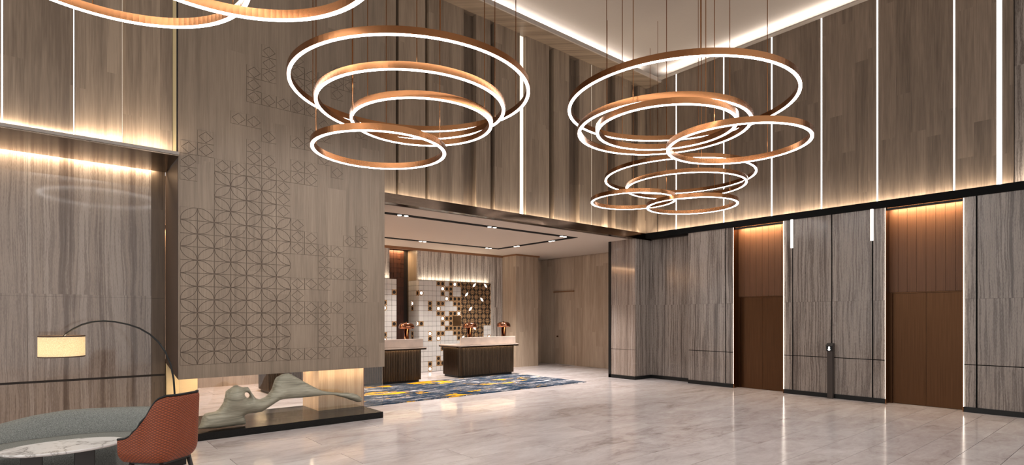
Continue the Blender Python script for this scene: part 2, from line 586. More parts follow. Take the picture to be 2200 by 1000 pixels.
def mat_shade():
    m, nt, b = new_mat('linen_lamp_shade')
    out = nt.nodes['Material Output']
    g = nd(nt, 'ShaderNodeTexCoord')
    n = nd(nt, 'ShaderNodeTexNoise', {'Vector': g.outputs['Object'], 'Scale': 120.0, 'Detail': 2.0}).outputs[0]
    c = ramp(nt, n, [(0.3, srgb(216, 196, 160)), (0.7, srgb(240, 226, 198))])
    nt.links.new(c, b.inputs['Base Color'])
    nt.links.new(c, b.inputs['Emission Color'])
    b.inputs['Emission Strength'].default_value = 0.42
    b.inputs['Roughness'].default_value = 0.9
    tl = nd(nt, 'ShaderNodeBsdfTranslucent', {'Color': c})
    ms = nd(nt, 'ShaderNodeMixShader', {0: 0.4, 1: b.outputs[0], 2: tl.outputs[0]})
    nt.links.new(ms.outputs[0], out.inputs['Surface'])
    return m


M['shade'] = mat_shade()

# ------------------------------------------------------------------ floor
YJ = [15.2]
y = 8.235 + 0.597 * 12
ROWS = []
yy = 8.235
while yy < 15.2:
    yy += 0.597
ROWS.append(yy)
while ROWS[-1] > 3.0:
    ROWS.append(ROWS[-1] - 0.597)
while ROWS[-1] > -1.2:
    ROWS.append(ROWS[-1] - 0.405)
floor = struct('floor', MB().box(-4.0, 13.7, -3.0, 15.3, -0.2, -0.006), M['joint'], 'polished beige marble floor laid in long staggered slabs', 'floor')
L = 2.18
tile_meshes = {}
for i in range(len(ROWS) - 1):
    y1, y0 = ROWS[i], ROWS[i + 1]
    w = round(y1 - y0, 3)
    if w not in tile_meshes:
        tile_meshes[w] = MB().box(0, L - 0.006, 0, w - 0.006, -0.02, 0.0).mesh('floor_tile', M['floor_tile'])
    xo = 1.63 + (0.0 if i % 2 == 0 else L * 0.5)
    k = math.floor((-1.8 - xo) / L)
    x = xo + k * L
    while x < 13.6:
        xe = min(x + L, 13.66)
        if xe < 13.6:
            place('floor_tile', tile_meshes[w], (x, y0, 0), floor)
        else:
            place('floor_tile', MB().box(0, xe - x - 0.006, 0, w - 0.006, -0.02, 0.0).mesh('floor_tile', M['floor_tile']), (x, y0, 0), floor)
        x += L

# ------------------------------------------------------------------ ceilings
cl = MB().box(-4.0, 12.9, -3.0, 9.3, 8.08, 8.18)
ceiling = struct('ceiling', cl, M['white'], 'plain beige main ceiling with glowing cove edges', 'ceiling')
rc = MB().box(4.5, 13.7, 9.16, 15.3, 3.69, 3.79).box(0.5, 4.5, 9.84, 15.3, 3.69, 3.79)
ceiling2 = struct('ceiling_reception', rc, M['ceil2'], 'low beige ceiling over the reception bay', 'ceiling')
# bulkhead and lips of the ceiling cove
struct('trim_1', MB().box(-3.0, 12.4, 8.616, 8.65, 7.79, 7.88), M['white'], 'beige cove lip along the long wall', 'trim')
struct('trim_2', MB().box(-3.0, 12.4, 8.65, 9.3, 7.79, 7.83), M['wood'], 'dark wood soffit under the cove lip', 'trim')
struct('trim_3', MB().box(12.19, 12.215, -1.5, 8.616, 7.855, 7.88).box(12.215, 12.55, -1.5, 8.616, 7.855, 7.865), M['white'], 'thin beige cove lip along the lift wall', 'trim')
struct('trim_4', MB().box(12.55, 12.75, -1.5, 9.3, 7.86, 8.08).box(-3.0, 12.75, 9.12, 9.3, 7.83, 8.08), M['white'], 'back of the ceiling light cove', 'trim')

# ------------------------------------------------------------------ upper wall over reception
ZT = 7.80
wb = struct('wall_back', MB().box(4.3, 12.6, 9.27, 9.4, 3.70, ZT), M['dark'], 'tall panelled wall above the reception opening', 'wall')
k = 9.10 / 9.0
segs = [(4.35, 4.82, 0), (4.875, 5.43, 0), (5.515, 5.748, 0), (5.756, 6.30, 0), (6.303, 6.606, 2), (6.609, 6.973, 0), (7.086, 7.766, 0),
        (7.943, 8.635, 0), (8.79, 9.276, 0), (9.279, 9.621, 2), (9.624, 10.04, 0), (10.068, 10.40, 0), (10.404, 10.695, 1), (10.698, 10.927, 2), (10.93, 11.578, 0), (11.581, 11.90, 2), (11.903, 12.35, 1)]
for a, c, d in segs:
    yf = 9.10 + (0.0, 0.05, 0.13)[d]
    MB().box(a * k, c * k, yf, 9.27, 3.74, ZT - 0.002).build('wood_panel', M['wood_dark_and_shade'] if d == 2 else M['wood'], wb)  # recessed strips take a darker colour that stands in for their shade
# light strips in the wall
def wall_strip(x0, x1, yf, mat, label, z0=3.80, z1=ZT - 0.01, depth=0.02):
    o = thing('wall_light_strip', ((x0 + x1) / 2, yf, z0), label, 'light strip', 'light strips in the tall panelled walls')
    MB().box(x0, x1, yf, yf + 0.008, z0, z1).build('diffuser', mat, o)
    MB().box(x0 - 0.004, x1 + 0.004, yf + 0.008, yf + 0.008 + depth, z0, z1).build('channel', M['black'], o)
    return o


wall_strip(5.435 * k, 5.475 * k, 9.20, M['strip_dim'], 'dim warm light strip nearest the carved panel, wall over reception')
wall_strip(7.785 * k, 7.925 * k, 9.17, M['strip_warm'], 'widest cream light strip in the wall over reception')
wall_strip(8.665 * k, 8.70 * k, 9.20, M['strip_dim'], 'soft warm strip right of the widest strip, over reception')
wall_strip(10.047 * k, 10.062 * k, 9.115, M['strip_warm'], 'thin warm line nearest the corner on the wall over reception')
# bronze fascia over the opening
struct('trim_5', MB().box(4.49, 12.19, 9.0, 9.05, 3.69, 3.86).box(4.49, 12.19, 9.05, 9.2, 3.69, 3.74), M['bronze'], 'polished dark bronze fascia over the reception opening', 'trim')

# ------------------------------------------------------------------ right wall (lifts)
kb = 12.33 / 12.19
wr = struct('wall_right', MB().box(12.41, 12.6, -1.5, 9.3, 3.70, 7.85), M['dark'], 'tall smoked wood wall above the lifts', 'wall')
leds = [8.077, 6.794, 5.669, 4.648, 3.648, 2.474, 1.873]
wid = [0.026, 0.026, 0.030, 0.030, 0.030, 0.030, 0.075]
edges = [9.02, 8.665] + [None]
ys = [(8.68, 9.05), (8.10, 8.63)]
for i in range(len(leds) - 1):
    ys.append((leds[i + 1] + wid[i + 1] / 2, leds[i] - wid[i] / 2))
ys.append((1.70, leds[-1] - wid[-1] / 2))
for j, (a, c) in enumerate(ys):
    MB().box(12.33 + (0.05 if j == 0 else 0.0), 12.41, a * kb + 0.002, c * kb - 0.002, 3.74, 7.853).build('wood_panel', M['wood_right'], wr)
MB().box(12.40, 12.41, -1.5, 1.69 * kb, 3.74, 7.853).build('stone_panel', M['stone_dark'], wr)
names = ['white light line nearest the corner on the lift wall', 'second white light line from the corner on the lift wall', 'third white light line from the corner on the lift wall',
         'fourth white light line from the corner on the lift wall', 'fifth white light line from the corner on the lift wall', 'sixth white light line from the corner on the lift wall',
         'thick white light bar at the right end of the lift wall']
for yv, w, nm in zip(leds, wid, names):
    y0 = yv * kb
    o = thing('wall_light_strip', (12.33, y0, 3.80), nm, 'light strip', 'light strips in the tall panelled walls')
    MB().box(12.322, 12.335, y0 - w / 2 + 0.003, y0 + w / 2 - 0.003, 3.80, 7.85).build('diffuser', M['strip'], o)
    MB().box(12.335, 12.40, y0 - w / 2, y0 + w / 2, 3.80, 7.85).build('channel', M['black'], o)
# black band
struct('trim_6', MB().box(12.17, 12.21, -1.5, 9.0, 3.72, 3.86).box(12.21, 12.5, -1.5, 9.0, 3.72, 3.745), M['matt_black'], 'black metal band above the lift doors', 'trim')

# lower stone wall with two lift recesses
XB = 12.19
lw = struct('wall_right_lower', MB().box(12.62, 12.8, -1.5, 9.0, 0, 3.72).box(12.26, 12.62, 6.56, 7.72, 0, 3.71).box(12.26, 12.62, 3.53, 5.39, 0, 3.71).box(12.26, 12.62, -1.5, 2.33, 0, 3.71), M['dark'], 'grey striped stone wall around the lifts', 'wall')
G = 0.012


def slab_x(xf, y0, y1, z0, z1, mat=None, parent=None, th=0.07):
    MB().box(xf, xf + th, y0, y1, z0, z1).build('stone_slab', mat or M['stone_dark'], parent or lw)


ZS = [(0.09, 0.815), (0.83, 1.957), (1.959, 3.72)]
for (y0, y1) in [(6.76, 7.73), (6.545, 6.735), (4.465, 5.213), (3.74, 4.443), (5.235, 5.405), (3.515, 3.716), (2.18, 2.34), (0.95, 2.155), (-0.3, 0.945), (-1.5, -0.305)]:
    for z0, z1 in ZS:
        slab_x(XB, y0, y1, z0, z1)
# black reveals (metal inlays between the slabs)
rv = MB()
for yv in (6.747, 5.224, 4.454, 3.728, 2.168):
    rv.box(XB + 0.012, XB + 0.07, yv - 0.0125, yv + 0.0125, 0.09, 3.72)
for (y0, y1) in ((6.545, 7.73), (3.515, 5.405), (-1.5, 2.34)):
    rv.box(XB + 0.012, XB + 0.07, y0, y1, 0.815, 0.83)
rv.build('black_reveal', M['matt_black'], lw)
# far part of the lift wall, set back
wf = struct('wall_right_far', MB().box(12.53, 12.62, 7.72, 9.03, 0, 3.72), M['dark'], 'striped stone wall between lifts and pillar, set back', 'wall')
for (y0, y1) in ((7.72, 8.34), (8.343, 9.03)):
    MB().box(12.45, 12.53, y0, y1, 0.09, 3.72).build('stone_slab', M['stone_dark'], wf)
struct('baseboard_right', MB().box(12.175, 12.26, 6.545, 7.735, 0, 0.09).box(12.175, 12.26, 3.515, 5.405, 0, 0.09).box(12.175, 12.26, -1.5, 2.34, 0, 0.09)
       .box(12.435, 12.53, 7.735, 9.03, 0, 0.09).box(12.175, 12.53, 7.72, 7.735, 0, 0.09).box(11.735, 12.45, 9.015, 9.04, 0, 0.09).box(11.735, 11.76, 9.04, 9.90, 0, 0.09), M['black'], 'black skirting along the lift wall', 'baseboard')
pl = struct('wall_pillar', MB().box(11.79, 13.64, 9.07, 9.90, 0, 3.69), M['dark'], 'striped stone pillar at the corner of the reception', 'pillar')
MB().box(11.75, 11.79, 9.03, 9.82, 0.09, 0.775).build('stone_slab', M['stone'], pl)
MB().box(11.75, 11.79, 9.03, 9.82, 0.785, 3.69).build('stone_slab', M['stone'], pl)
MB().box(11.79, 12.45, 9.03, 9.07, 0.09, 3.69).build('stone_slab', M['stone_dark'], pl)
MB().box(11.735, 11.80, 9.82, 9.905, 0.0, 3.69).build('black_edge_trim', M['black'], pl)
struct('trim_7', MB().box(12.17, 12.62, 9.0, 9.02, 3.69, 3.86).box(11.7, 12.62, 9.02, 9.2, 3.69, 3.74), M['bronze'], 'end of the bronze fascia at the corner', 'trim')


# ------------------------------------------------------------------ lifts
def lift(n, y0, y1, label):
    d = thing('door_%d' % n, (12.4, (y0 + y1) / 2, 0), label, None)
    d['kind'] = 'structure'
    d['category'] = 'lift door'
    xd = 12.40
    zt = 2.10
    ym = (y0 + y1) / 2
    MB().box(xd, xd + 0.03, y0 + 0.06, ym - 0.002, 0.005, zt - 0.01).build('door_leaf', M['copper_door'], d)
    MB().box(xd, xd + 0.03, ym + 0.002, y1 - 0.06, 0.005, zt - 0.01).build('door_leaf', M['copper_door'], d)
    MB().box(xd - 0.03, xd + 0.03, y1 - 0.057, y1, 0, zt).box(xd - 0.03, xd + 0.03, y0, y0 + 0.057, 0, zt).box(xd - 0.02, xd + 0.03, y0, y1, zt - 0.006, zt + 0.012).build('door_frame', M['copper_door'], d)
    # copper boards of the transom
    nb = 8
    w = (y1 - y0) / nb
    for i in range(nb):
        MB().box(xd - 0.012, xd + 0.03, y0 + i * w + 0.002, y0 + (i + 1) * w - 0.002, zt + 0.016, 3.70).build('transom_board', M['copper'], d)
    MB().box(xd + 0.03, xd + 0.05, y0, y1, 0, 3.72).build('backing', M['dark'], d)
    # side linings
    MB().box(12.20, xd, y1 - 0.004, y1 + 0.004, 0, 3.72).box(12.20, xd, y0 - 0.004, y0 + 0.004, 0, 3.72).build('side_lining', M['copper_door'], d)
    MB().box(12.21, 12.235, y0 + 0.01, y1 - 0.01, 3.665, 3.72).build('valance', M['black'], d)
    MB().box(12.195, 12.21, y0 + 0.02, y1 - 0.02, 3.700, 3.712).build('top_slot', M['brass'], d)
    area('lift_washer', (12.268, ym, 3.712), (0, math.radians(-12), 0), 0.04, (y1 - y0) * 0.95, 34, (1.0, 0.72, 0.44), d, 150)
    return d


lift(1, 5.41, 6.54, 'copper lift doors nearer the corner, under a boarded transom')
lift(2, 2.346, 3.51, 'copper lift doors at the right, under a boarded transom')


def jamb(y, side, label):
    """thin lit edge between stone and lift recess; side=+1: stone lies at larger y"""
    o = thing('jamb_light', (12.185, y, 0), label, 'light strip', 'lit edges beside the lifts')
    s = side
    ya, yb = sorted((y - s * 0.014, y - s * 0.004))
    MB().box(12.168, 12.20, ya, yb, 0.0, 3.715).build('frame', M['brass'], o)
    ya, yb = sorted((y - s * 0.004, y + s * 0.001))
    MB().box(12.172, 12.188, ya, yb, 0.09, 3.71).build('diffuser', M['jamb_led'], o)


jamb(6.545, 1, 'lit edge left of the lift nearer the corner')
jamb(5.405, -1, 'lit edge right of the lift nearer the corner')
jamb(3.515, 1, 'lit edge left of the right-hand lift')
jamb(2.34, -1, 'lit edge right of the right-hand lift')


def sconce(y, label):
    o = thing('wall_lamp', (12.17, y, 3.10), label, 'wall lamp', 'tubular lamps between the lifts')
    MB().box(12.135, 12.165, y - 0.026, y + 0.026, 3.11, 3.72).build('diffuser', M['sconce'], o, bevel=0.006)
    MB().box(12.165, 12.19, y - 0.012, y + 0.012, 3.12, 3.715).build('back_plate', M['black'], o)


sconce(5.224, 'tubular white wall lamp left of the call post')
sconce(3.728, 'tubular white wall lamp right of the call post')

# call post
po = thing('call_post', (12.06, 4.44, 0), 'slim dark metal lift call post before the stone wall', 'call post')
p0, p1 = 4.40, 4.50
MB().prism([(12.08, p0, 0), (12.16, p0, 0), (12.16, p0, 1.10), (12.10, p0, 1.10), (12.06, p0, 0.95)], (0, p1 - p0, 0)).build('post', plain('post_metal', srgb(70, 63, 60), 0.35, metal=0.6), po, bevel=0.004)
bpn = MB().prism([(12.045, 4.395, 0.96), (12.10, 4.395, 0.96), (12.10, 4.395, 1.075), (12.045, 4.395, 1.055)], (0, 0.11, 0)).build('button_panel', M['black'], po)
MB().prism([(12.03, 4.39, 1.06), (12.15, 4.39, 1.06), (12.15, 4.39, 1.115), (12.10, 4.39, 1.115)], (0, 0.12, 0)).build('hood', M['leg'], po)
for zc, r_, nm, mt in ((1.032, 0.017, 'ring_button', 'ring'), (0.99, 0.022, 'lit_button', 'full')):
    pts = [(12.045, 4.45 + r_ * math.cos(a * math.pi / 12), zc + r_ * math.sin(a * math.pi / 12)) for a in range(24)]
    MB().prism(pts, (-0.006, 0, 0)).build(nm, M['display'], bpn)
    if mt == 'ring':
        pts = [(12.039, 4.45 + 0.008 * math.cos(a * math.pi / 8), zc + 0.008 * math.sin(a * math.pi / 8)) for a in range(16)]
        MB().prism(pts, (-0.003, 0, 0)).build('button_centre', M['black'], bpn)

# ------------------------------------------------------------------ left side: upper wood, soffit, stone
wl = struct('wall_left', MB().box(-3.0, 1.37, 8.84, 8.95, 3.86, 8.08), M['dark'], 'tall wood wall above the lounge soffit', 'wall')
for a, c, yf in ((-3.0, -1.32, 8.70), (-1.31, -0.402, 8.70), (-0.385, 0.252, 8.70), (0.264, 0.75, 8.745), (0.757, 1.317, 8.79)):
    MB().box(a, c, yf, 8.84, 3.862, 7.998).build('wood_panel', M['wood'], wl)
lst = [(-0.402, -0.385, 8.705, M['strip'], 'leftmost white light line above the lounge soffit'), (0.2525, 0.2635, 8.71, M['strip'], 'thin white light line in the middle of the wall above the lounge')]
for x0, x1, yf, mt, nm in lst:
    o = thing('wall_light_strip', ((x0 + x1) / 2, yf, 3.87), nm, 'light strip', 'light strips in the tall panelled walls')
    MB().box(x0 + 0.001, x1 - 0.001, yf, yf + 0.012, 3.87, 7.99).build('diffuser', mt, o)
    MB().box(x0, x1, yf + 0.012, 8.83, 3.87, 7.99).build('channel', M['black'], o)
o = thing('wall_light_strip', (0.752, 8.75, 3.87), 'hidden warm light edge in the wall above the lounge', 'light strip', 'light strips in the tall panelled walls')
MB().box(0.7503, 0.7525, 8.750, 8.788, 3.87, 7.99).build('diffuser', M['strip_warm'], o)
o = thing('wall_light_strip', (1.34, 8.80, 3.87), 'warm yellow light strip beside the carved panel', 'light strip', 'light strips in the tall panelled walls')
amber = emit('amber_strip', (1.0, 0.75, 0.40), 0.14)
amber.node_tree.nodes['Principled BSDF'].inputs['Base Color'].default_value = (0.35, 0.26, 0.13, 1)
MB().box(1.322, 1.366, 8.80, 8.81, 3.87, 7.99).build('diffuser', amber, o)
MB().box(1.319, 1.37, 8.81, 8.84, 3.87, 7.99).build('channel', M['black'], o)
struct('trim_8', MB().box(-3.0, 1.37, 8.64, 9.74, 3.82, 3.85).box(-3.0, 1.37, 9.70, 9.90, 3.88, 3.90), M['bronze_soffit'], 'bronze soffit over the lounge stone wall', 'trim')
struct('trim_10', MB().box(-3.0, 1.37, 8.63, 8.64, 3.838, 3.878), plain('grey_lip', srgb(150, 140, 132), 0.5), 'thin grey edge of the lounge soffit', 'trim')
ws = struct('wall_lounge', MB().box(-3.0, 1.379, 9.90, 10.0, 0, 3.90), M['dark'], 'striped stone wall behind the sofa', 'wall')
for (x0, x1) in ((-3.0, -1.6), (-1.597, -0.2), (-0.197, 1.20), (1.203, 1.379)):
    for z0, z1 in ((0.0, 0.755), (0.785, 1.925), (1.927, 3.878)):
        MB().box(x0, x1, 9.83, 9.90, z0, z1).build('stone_slab' if x0 < 1.0 else 'wood_panel', M['stone'] if x0 < 1.0 else M['wood_dark_and_shade'], ws)
MB().box(-3.0, 1.379, 9.85, 9.90, 0.755, 0.785).build('groove', M['dark'], ws)

# ------------------------------------------------------------------ carved chimney breast
X0, X1, YP, ZB = 1.387, 4.49, 8.79, 0.783
cb = thing('chimney_breast', (2.94, 9.3, 0.78), 'tall floating wood chimney breast carved with petals and diamonds', 'chimney breast')
body = MB().prism([(X0, YP, ZB), (X0, YP, 8.08), (X0, 9.82, 8.08), (X0, 9.82, 0.95)], (X1 - X0, 0, 0)).build('panel', M['wood_panel'], cb, fixn=True)
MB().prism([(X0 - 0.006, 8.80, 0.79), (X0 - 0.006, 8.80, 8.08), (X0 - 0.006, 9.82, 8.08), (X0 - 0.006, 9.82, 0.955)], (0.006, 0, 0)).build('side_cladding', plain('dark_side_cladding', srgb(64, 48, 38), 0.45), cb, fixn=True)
CW, CH = 0.2129, 0.1835
PX0, PZ0 = 1.405, 0.973
petals, diamonds = set(), set()
for c in range(7):
    top = {0: 11, 1: 11, 2: 14, 3: 14, 4: 14, 5: 14, 6: 11}[c]
    for r_ in range(top + 1):
        petals.add((c, r_))
D = {0: [14, 15, 16], 1: [16, 17], 2: [15], 3: [15, 19], 4: [15, 16, 17, 19, 21, 22, 23], 5: [15, 16, 18, 21, 23, 24, 25], 6: [12, 13, 14, 15, 21],
     7: [0, 3, 4, 5, 6, 9, 10, 11, 15, 16, 18, 21, 23, 24, 25], 8: [0, 3, 4, 6, 9, 10, 15, 16, 18, 19, 21, 23, 24], 9: [0, 1, 2, 3, 4, 6, 7, 8, 9, 17, 19, 20, 24],
     10: [1, 4, 7, 9, 16, 23, 24, 25], 11: [0, 1, 2, 3, 5, 7, 8, 10, 21, 24, 25], 12: [0, 5, 6, 7, 10, 11, 20]}
for c, l in D.items():
    for r_ in l:
        diamonds.add((c, r_))


def carved_cell(kind):
    """square cell standing 5 mm proud in pieces; the cut lines between them have their shadow painted in dark brown"""
    mb = MB()
    w, h, g, th = CW, CH, 0.0045, 0.006
    mb.box(0.002, w - 0.002, -0.0015, 0.0, 0.002, h - 0.002, 1)
    def pc(pts):
        mb.prism([(p[0], -th, p[1]) for p in pts], (0, th - 0.0015, 0), 0)
    a, b2, c2, d2 = g, w - g, g, h - g
    if kind == 'diamond':
        cx, cz = w / 2, h / 2
        rx_, rz_ = w * 0.40, h * 0.40
        pc([(cx, cz - rz_), (cx + rx_, cz), (cx, cz + rz_), (cx - rx_, cz)])
        e = 0.008
        ox, oz = rx_ + e, rz_ + e
        pc([(a, c2), (cx, c2), (cx, cz - oz), (cx - ox, cz), (a, cz)])
        pc([(cx, c2), (b2, c2), (b2, cz), (cx + ox, cz), (cx, cz - oz)])
        pc([(b2, cz), (b2, d2), (cx, d2), (cx, cz + oz), (cx + ox, cz)])
        pc([(cx, d2), (a, d2), (a, cz), (cx - ox, cz), (cx, cz + oz)])
    else:
        # petal runs from lower-left to upper-right ('/'), arcs are quarter circles
        n = 10
        def arc(off, k0):
            out = []
            for i in range(n + 1):
                t = math.pi / 2 * i / n
                if k0 == 0:
                    out.append((a + (b2 - a) * (1 - math.cos(t)) , c2 + (d2 - c2) * math.sin(t)))
                else:
                    out.append((a + (b2 - a) * math.sin(t), c2 + (d2 - c2) * (1 - math.cos(t))))
            return out
        up = arc(0, 0)
        lo = arc(0, 1)
        cx, cz = w / 2, h / 2
        sh = lambda P, s: [(cx + (p[0] - cx) * s, cz + (p[1] - cz) * s) for p in P]
        inset = lambda P, dx, dz: [(min(b2, max(a, p[0] + dx)), min(d2, max(c2, p[1] + dz))) for p in P]
        lens = sh(lo, 0.965) + sh(up, 0.965)[::-1]
        pc(lens)
        # the two outer corners
        pc([(a, d2)] + inset(up, -0.003, 0.003)[::-1][1:-1])
        pc([(b2, c2)] + inset(lo, 0.003, -0.003)[1:-1][::-1])
    return mb.mesh('carved_' + kind, [M['wood_panel'], M['groove']], fixn=True)


cm_d, cm_p = carved_cell('diamond'), carved_cell('petal')
cm_q = cm_p.copy()
for v_ in cm_q.vertices:
    v_.co.x = CW - v_.co.x
cm_q.flip_normals()
for (c, r_) in sorted(diamonds):
    place('carved_diamond', cm_d, (PX0 + c * CW, YP, PZ0 + r_ * CH), cb)
for (c, r_) in sorted(petals):
    place('carved_petal', cm_p if (c + r_) % 2 == 1 else cm_q, (PX0 + c * CW, YP, PZ0 + r_ * CH), cb)
area('hearth_light', (2.9, 9.45, 0.86), DOWN, 2.6, 0.05, 18, (1.0, 0.78, 0.52), cb)
area('hearth_light', (3.0, 8.87, 0.785), (math.radians(25), 0, 0), 2.8, 0.04, 8, (1.0, 0.80, 0.58), cb)
area('hearth_light', (1.62, 9.30, 0.80), (0, math.radians(-25), 0), 0.3, 0.5, 2.0, WARM, cb)

# glass screen, plinth, piers of the hearth
gs = thing('glass_screen', (2.93, YP + 0.02, 0.1), 'clear glass screen closing the hearth under the carved panel', 'glass screen')
MB().box(1.40, 4.46, YP + 0.012, YP + 0.020, 0.10, 0.782).build('pane', M['glass'], gs)
ph = thing('hearth_plinth', (2.8, 9.0, 0), 'low polished black hearth plinth under the sculpture', 'plinth')
MB().box(0.95, 4.205, 8.28, 9.76, 0.0, 0.10).build('slab', M['black_stone'], ph, bevel=0.003)
wp = thing('hearth_pier', (3.82, 9.38, 0.1), 'pale wood pier behind the hearth glass', 'pier')
MB().box(3.42, 4.21, 9.02, 9.75, 0.101, 0.80).build('pier_body', M['wood_pier'], wp)
MB().box(4.205, 4.215, 9.015, 9.03, 0.101, 0.80).build('edge_trim', M['rosegold'], wp)
cp = struct('wall_hearth_end', MB().box(1.39, 1.80, 9.76, 9.95, 0.0, 1.0), M['cream'], 'cream plaster end wall of the hearth', 'wall')

# ------------------------------------------------------------------ sculpture
S = 500 / 1786
raw = [(152, 706), (175, 680), (188, 640), (200, 607), (230, 592), (290, 590), (325, 560), (350, 510), (358, 465), (365, 425), (400, 402), (440, 378), (465, 380), (490, 396), (545, 390), (560, 405),
       (575, 440), (600, 475), (630, 490), (680, 475), (720, 435), (745, 390), (765, 325), (800, 308), (832, 293), (880, 292), (920, 320), (1000, 365), (1050, 392), (1100, 418), (1150, 432),
       (1230, 440), (1330, 440), (1385, 455), (1420, 482), (1418, 518), (1390, 523), (1330, 505), (1270, 482), (1200, 467), (1140, 466), (1060, 480), (980, 492), (900, 492), (830, 497), (770, 514),
       (720, 547), (680, 574), (640, 602), (590, 610), (545, 613), (512, 622), (532, 634), (540, 690), (500, 716), (440, 716), (400, 712), (340, 716), (250, 722), (190, 726), (155, 726)]
holes = [[(514, 446), (533, 442), (549, 458), (549, 482), (530, 476)]]
YS = 8.50


def to_xz(p):
    q = onY(380 + p[0] * S, 720 + p[1] * S, YS)
    return Vector((q.x, max(q.z, 0.102)))


def dens(P, step=0.02):
    out = []
    for i in range(len(P)):
        a_, b_ = P[i], P[(i + 1) % len(P)]
        n = max(1, int((b_ - a_).length / step))
        out += [a_.lerp(b_, t / n) for t in range(n)]
    return out


def chaikin(P):
    out = []
    for i in range(len(P)):
        a_, b_ = P[i], P[(i + 1) % len(P)]
        out += [a_.lerp(b_, 0.25), a_.lerp(b_, 0.75)]
    return out


outl = dens(chaikin([to_xz(p) for p in raw]))
hl = [dens(chaikin([to_xz(p) for p in h_]), 0.012) for h_ in holes]


def inside(p, P):
    r_ = False
    n = len(P)
    for i in range(n):
        a_, b_ = P[i], P[i - 1]
        if (a_.y > p.y) != (b_.y > p.y) and p.x < (b_.x - a_.x) * (p.y - a_.y) / (b_.y - a_.y) + a_.x:
            r_ = not r_
    return r_


def segd(p, a_, b_):
    ab = b_ - a_
    t = max(0, min(1, (p - a_).dot(ab) / max(ab.length_squared, 1e-12)))
    return (p - a_ - ab * t).length


loops = [outl] + hl
coarse = [(L_[i - 1], L_[i]) for L_ in loops for i in range(len(L_))]
vs, es = [], []
for L_ in loops:
    b0 = len(vs)
    vs += L_
    es += [(b0 + i, b0 + (i + 1) % len(L_)) for i in range(len(L_))]
nb = len(vs)
dist = [0.0] * nb
g_ = 0.022
minx, maxx = min(p.x for p in outl), max(p.x for p in outl)
minz, maxz = min(p.y for p in outl), max(p.y for p in outl)
iz = 0
zz = minz
while zz < maxz:
    xx = minx + (g_ / 2 if iz % 2 else 0)
    while xx < maxx:
        p = Vector((xx, zz))
        if inside(p, outl) and not any(inside(p, h_) for h_ in hl):
            d_ = min(segd(p, a_, b_) for a_, b_ in coarse)
            if d_ > 0.009:
                vs.append(p)
                dist.append(d_)
        xx += g_
    zz += g_ * 0.87
    iz += 1
rv_, re_, rf_, ov, oe, of = delaunay_2d_cdt(vs, es, [], 0, 1e-6)
tris = []
for f_ in rf_:
    if len(f_) == 3:
        cpt = (rv_[f_[0]] + rv_[f_[1]] + rv_[f_[2]]) / 3
        if inside(cpt, outl) and not any(inside(cpt, h_) for h_ in hl):
            tris.append(tuple(f_))
dd = [dist[o_[0]] if o_ and o_[0] < len(dist) else 0.0 for o_ in ov]


def bend(p):
    return 0.05 * math.sin(p.x * 2.6 + 0.5) + 0.045 * math.sin(p.y * 9 + p.x * 3.0)


mbs = MB()
n_ = len(rv_)
th_ = [0.155 * math.sqrt(max(0.0, 1 - (1 - min(d_ / 0.15, 1)) ** 2)) for d_ in dd]
mbs.v = [(p.x, YS + bend(p) * (0.4 + 0.6 * min(1, dd[i] / 0.05)) - th_[i], p.y) for i, p in enumerate(rv_)] + [(p.x, YS + bend(p) * (0.4 + 0.6 * min(1, dd[i] / 0.05)) + th_[i], p.y) for i, p in enumerate(rv_)]
bd = set(i for i in range(n_) if dd[i] == 0.0)
mp_ = lambda i: i if i in bd else i + n_
mbs.f = [(t[0], t[1], t[2]) for t in tris] + [(mp_(t[2]), mp_(t[1]), mp_(t[0])) for t in tris]
mbs.m = [0] * len(mbs.f)
sc = mbs.build('driftwood_sculpture', M['sculpt'], None, smooth=True, fixn=True)
tag(sc, 'pale grey driftwood sculpture lying on the black plinth', 'sculpture')
bm = bmesh.new()
bm.from_mesh(sc.data)
bm.verts.ensure_lookup_table()
seen, best = set(), []
for v0 in bm.verts:
    if v0.index in seen:
        continue
    st, comp = [v0], []
    seen.add(v0.index)
    while st:
        q = st.pop()
        comp.append(q)
        for e_ in q.link_edges:
            w_ = e_.other_vert(q)
            if w_.index not in seen:
                seen.add(w_.index)
                st.append(w_)
    if len(comp) > len(best):
        best = comp
keep = set(v0.index for v0 in best)
bmesh.ops.delete(bm, geom=[v0 for v0 in bm.verts if v0.index not in keep], context='VERTS')
bm.to_mesh(sc.data)
bm.free()
sm = sc.modifiers.new('smooth', 'SMOOTH')
sm.factor = 0.5
sm.iterations = 4

# ------------------------------------------------------------------ reception bay
YB = 14.45
wrc = struct('wall_reception', MB().box(8.52, 11.7, YB + 0.07, 15.2, 0, 3.69), M['dark'], 'pale stone back wall above the large tiled screen', 'wall')
wrl = struct('wall_reception_left', MB().box(0.5, 7.52, YB + 0.05, 15.2, 0, 3.69), M['dark'], 'wood back wall of the reception behind the carved panel', 'wall')
for i in range(7):
    MB().box(0.5 + i * 0.9, 0.5 + (i + 1) * 0.9 - 0.003, YB, YB + 0.05, 0, 3.69).build('wood_panel', M['wood_far'], wrl)
MB().box(6.8, 7.53, YB, YB + 0.05, 0, 3.69).build('stone_slab', M['stone_pale'], wrl)
for i in range(4):
    w = (11.7 - 8.45) / 4
    for z0, z1 in ((0, 1.95), (1.952, 3.69)):
        MB().box(8.45 + i * w, 8.45 + (i + 1) * w - 0.002, YB, YB + 0.07, z0, z1).build('stone_slab', M['stone_pale'], wrc)
MB().box(8.495, 8.52, YB + 0.07, 15.1, 0, 3.69).build('wood_return', M['wood_far'], wrc)
area('cornice_light', (3.5, 14.36, 3.60), DOWN, 6.0, 0.05, 120, (1.0, 0.60, 0.32), wrl)
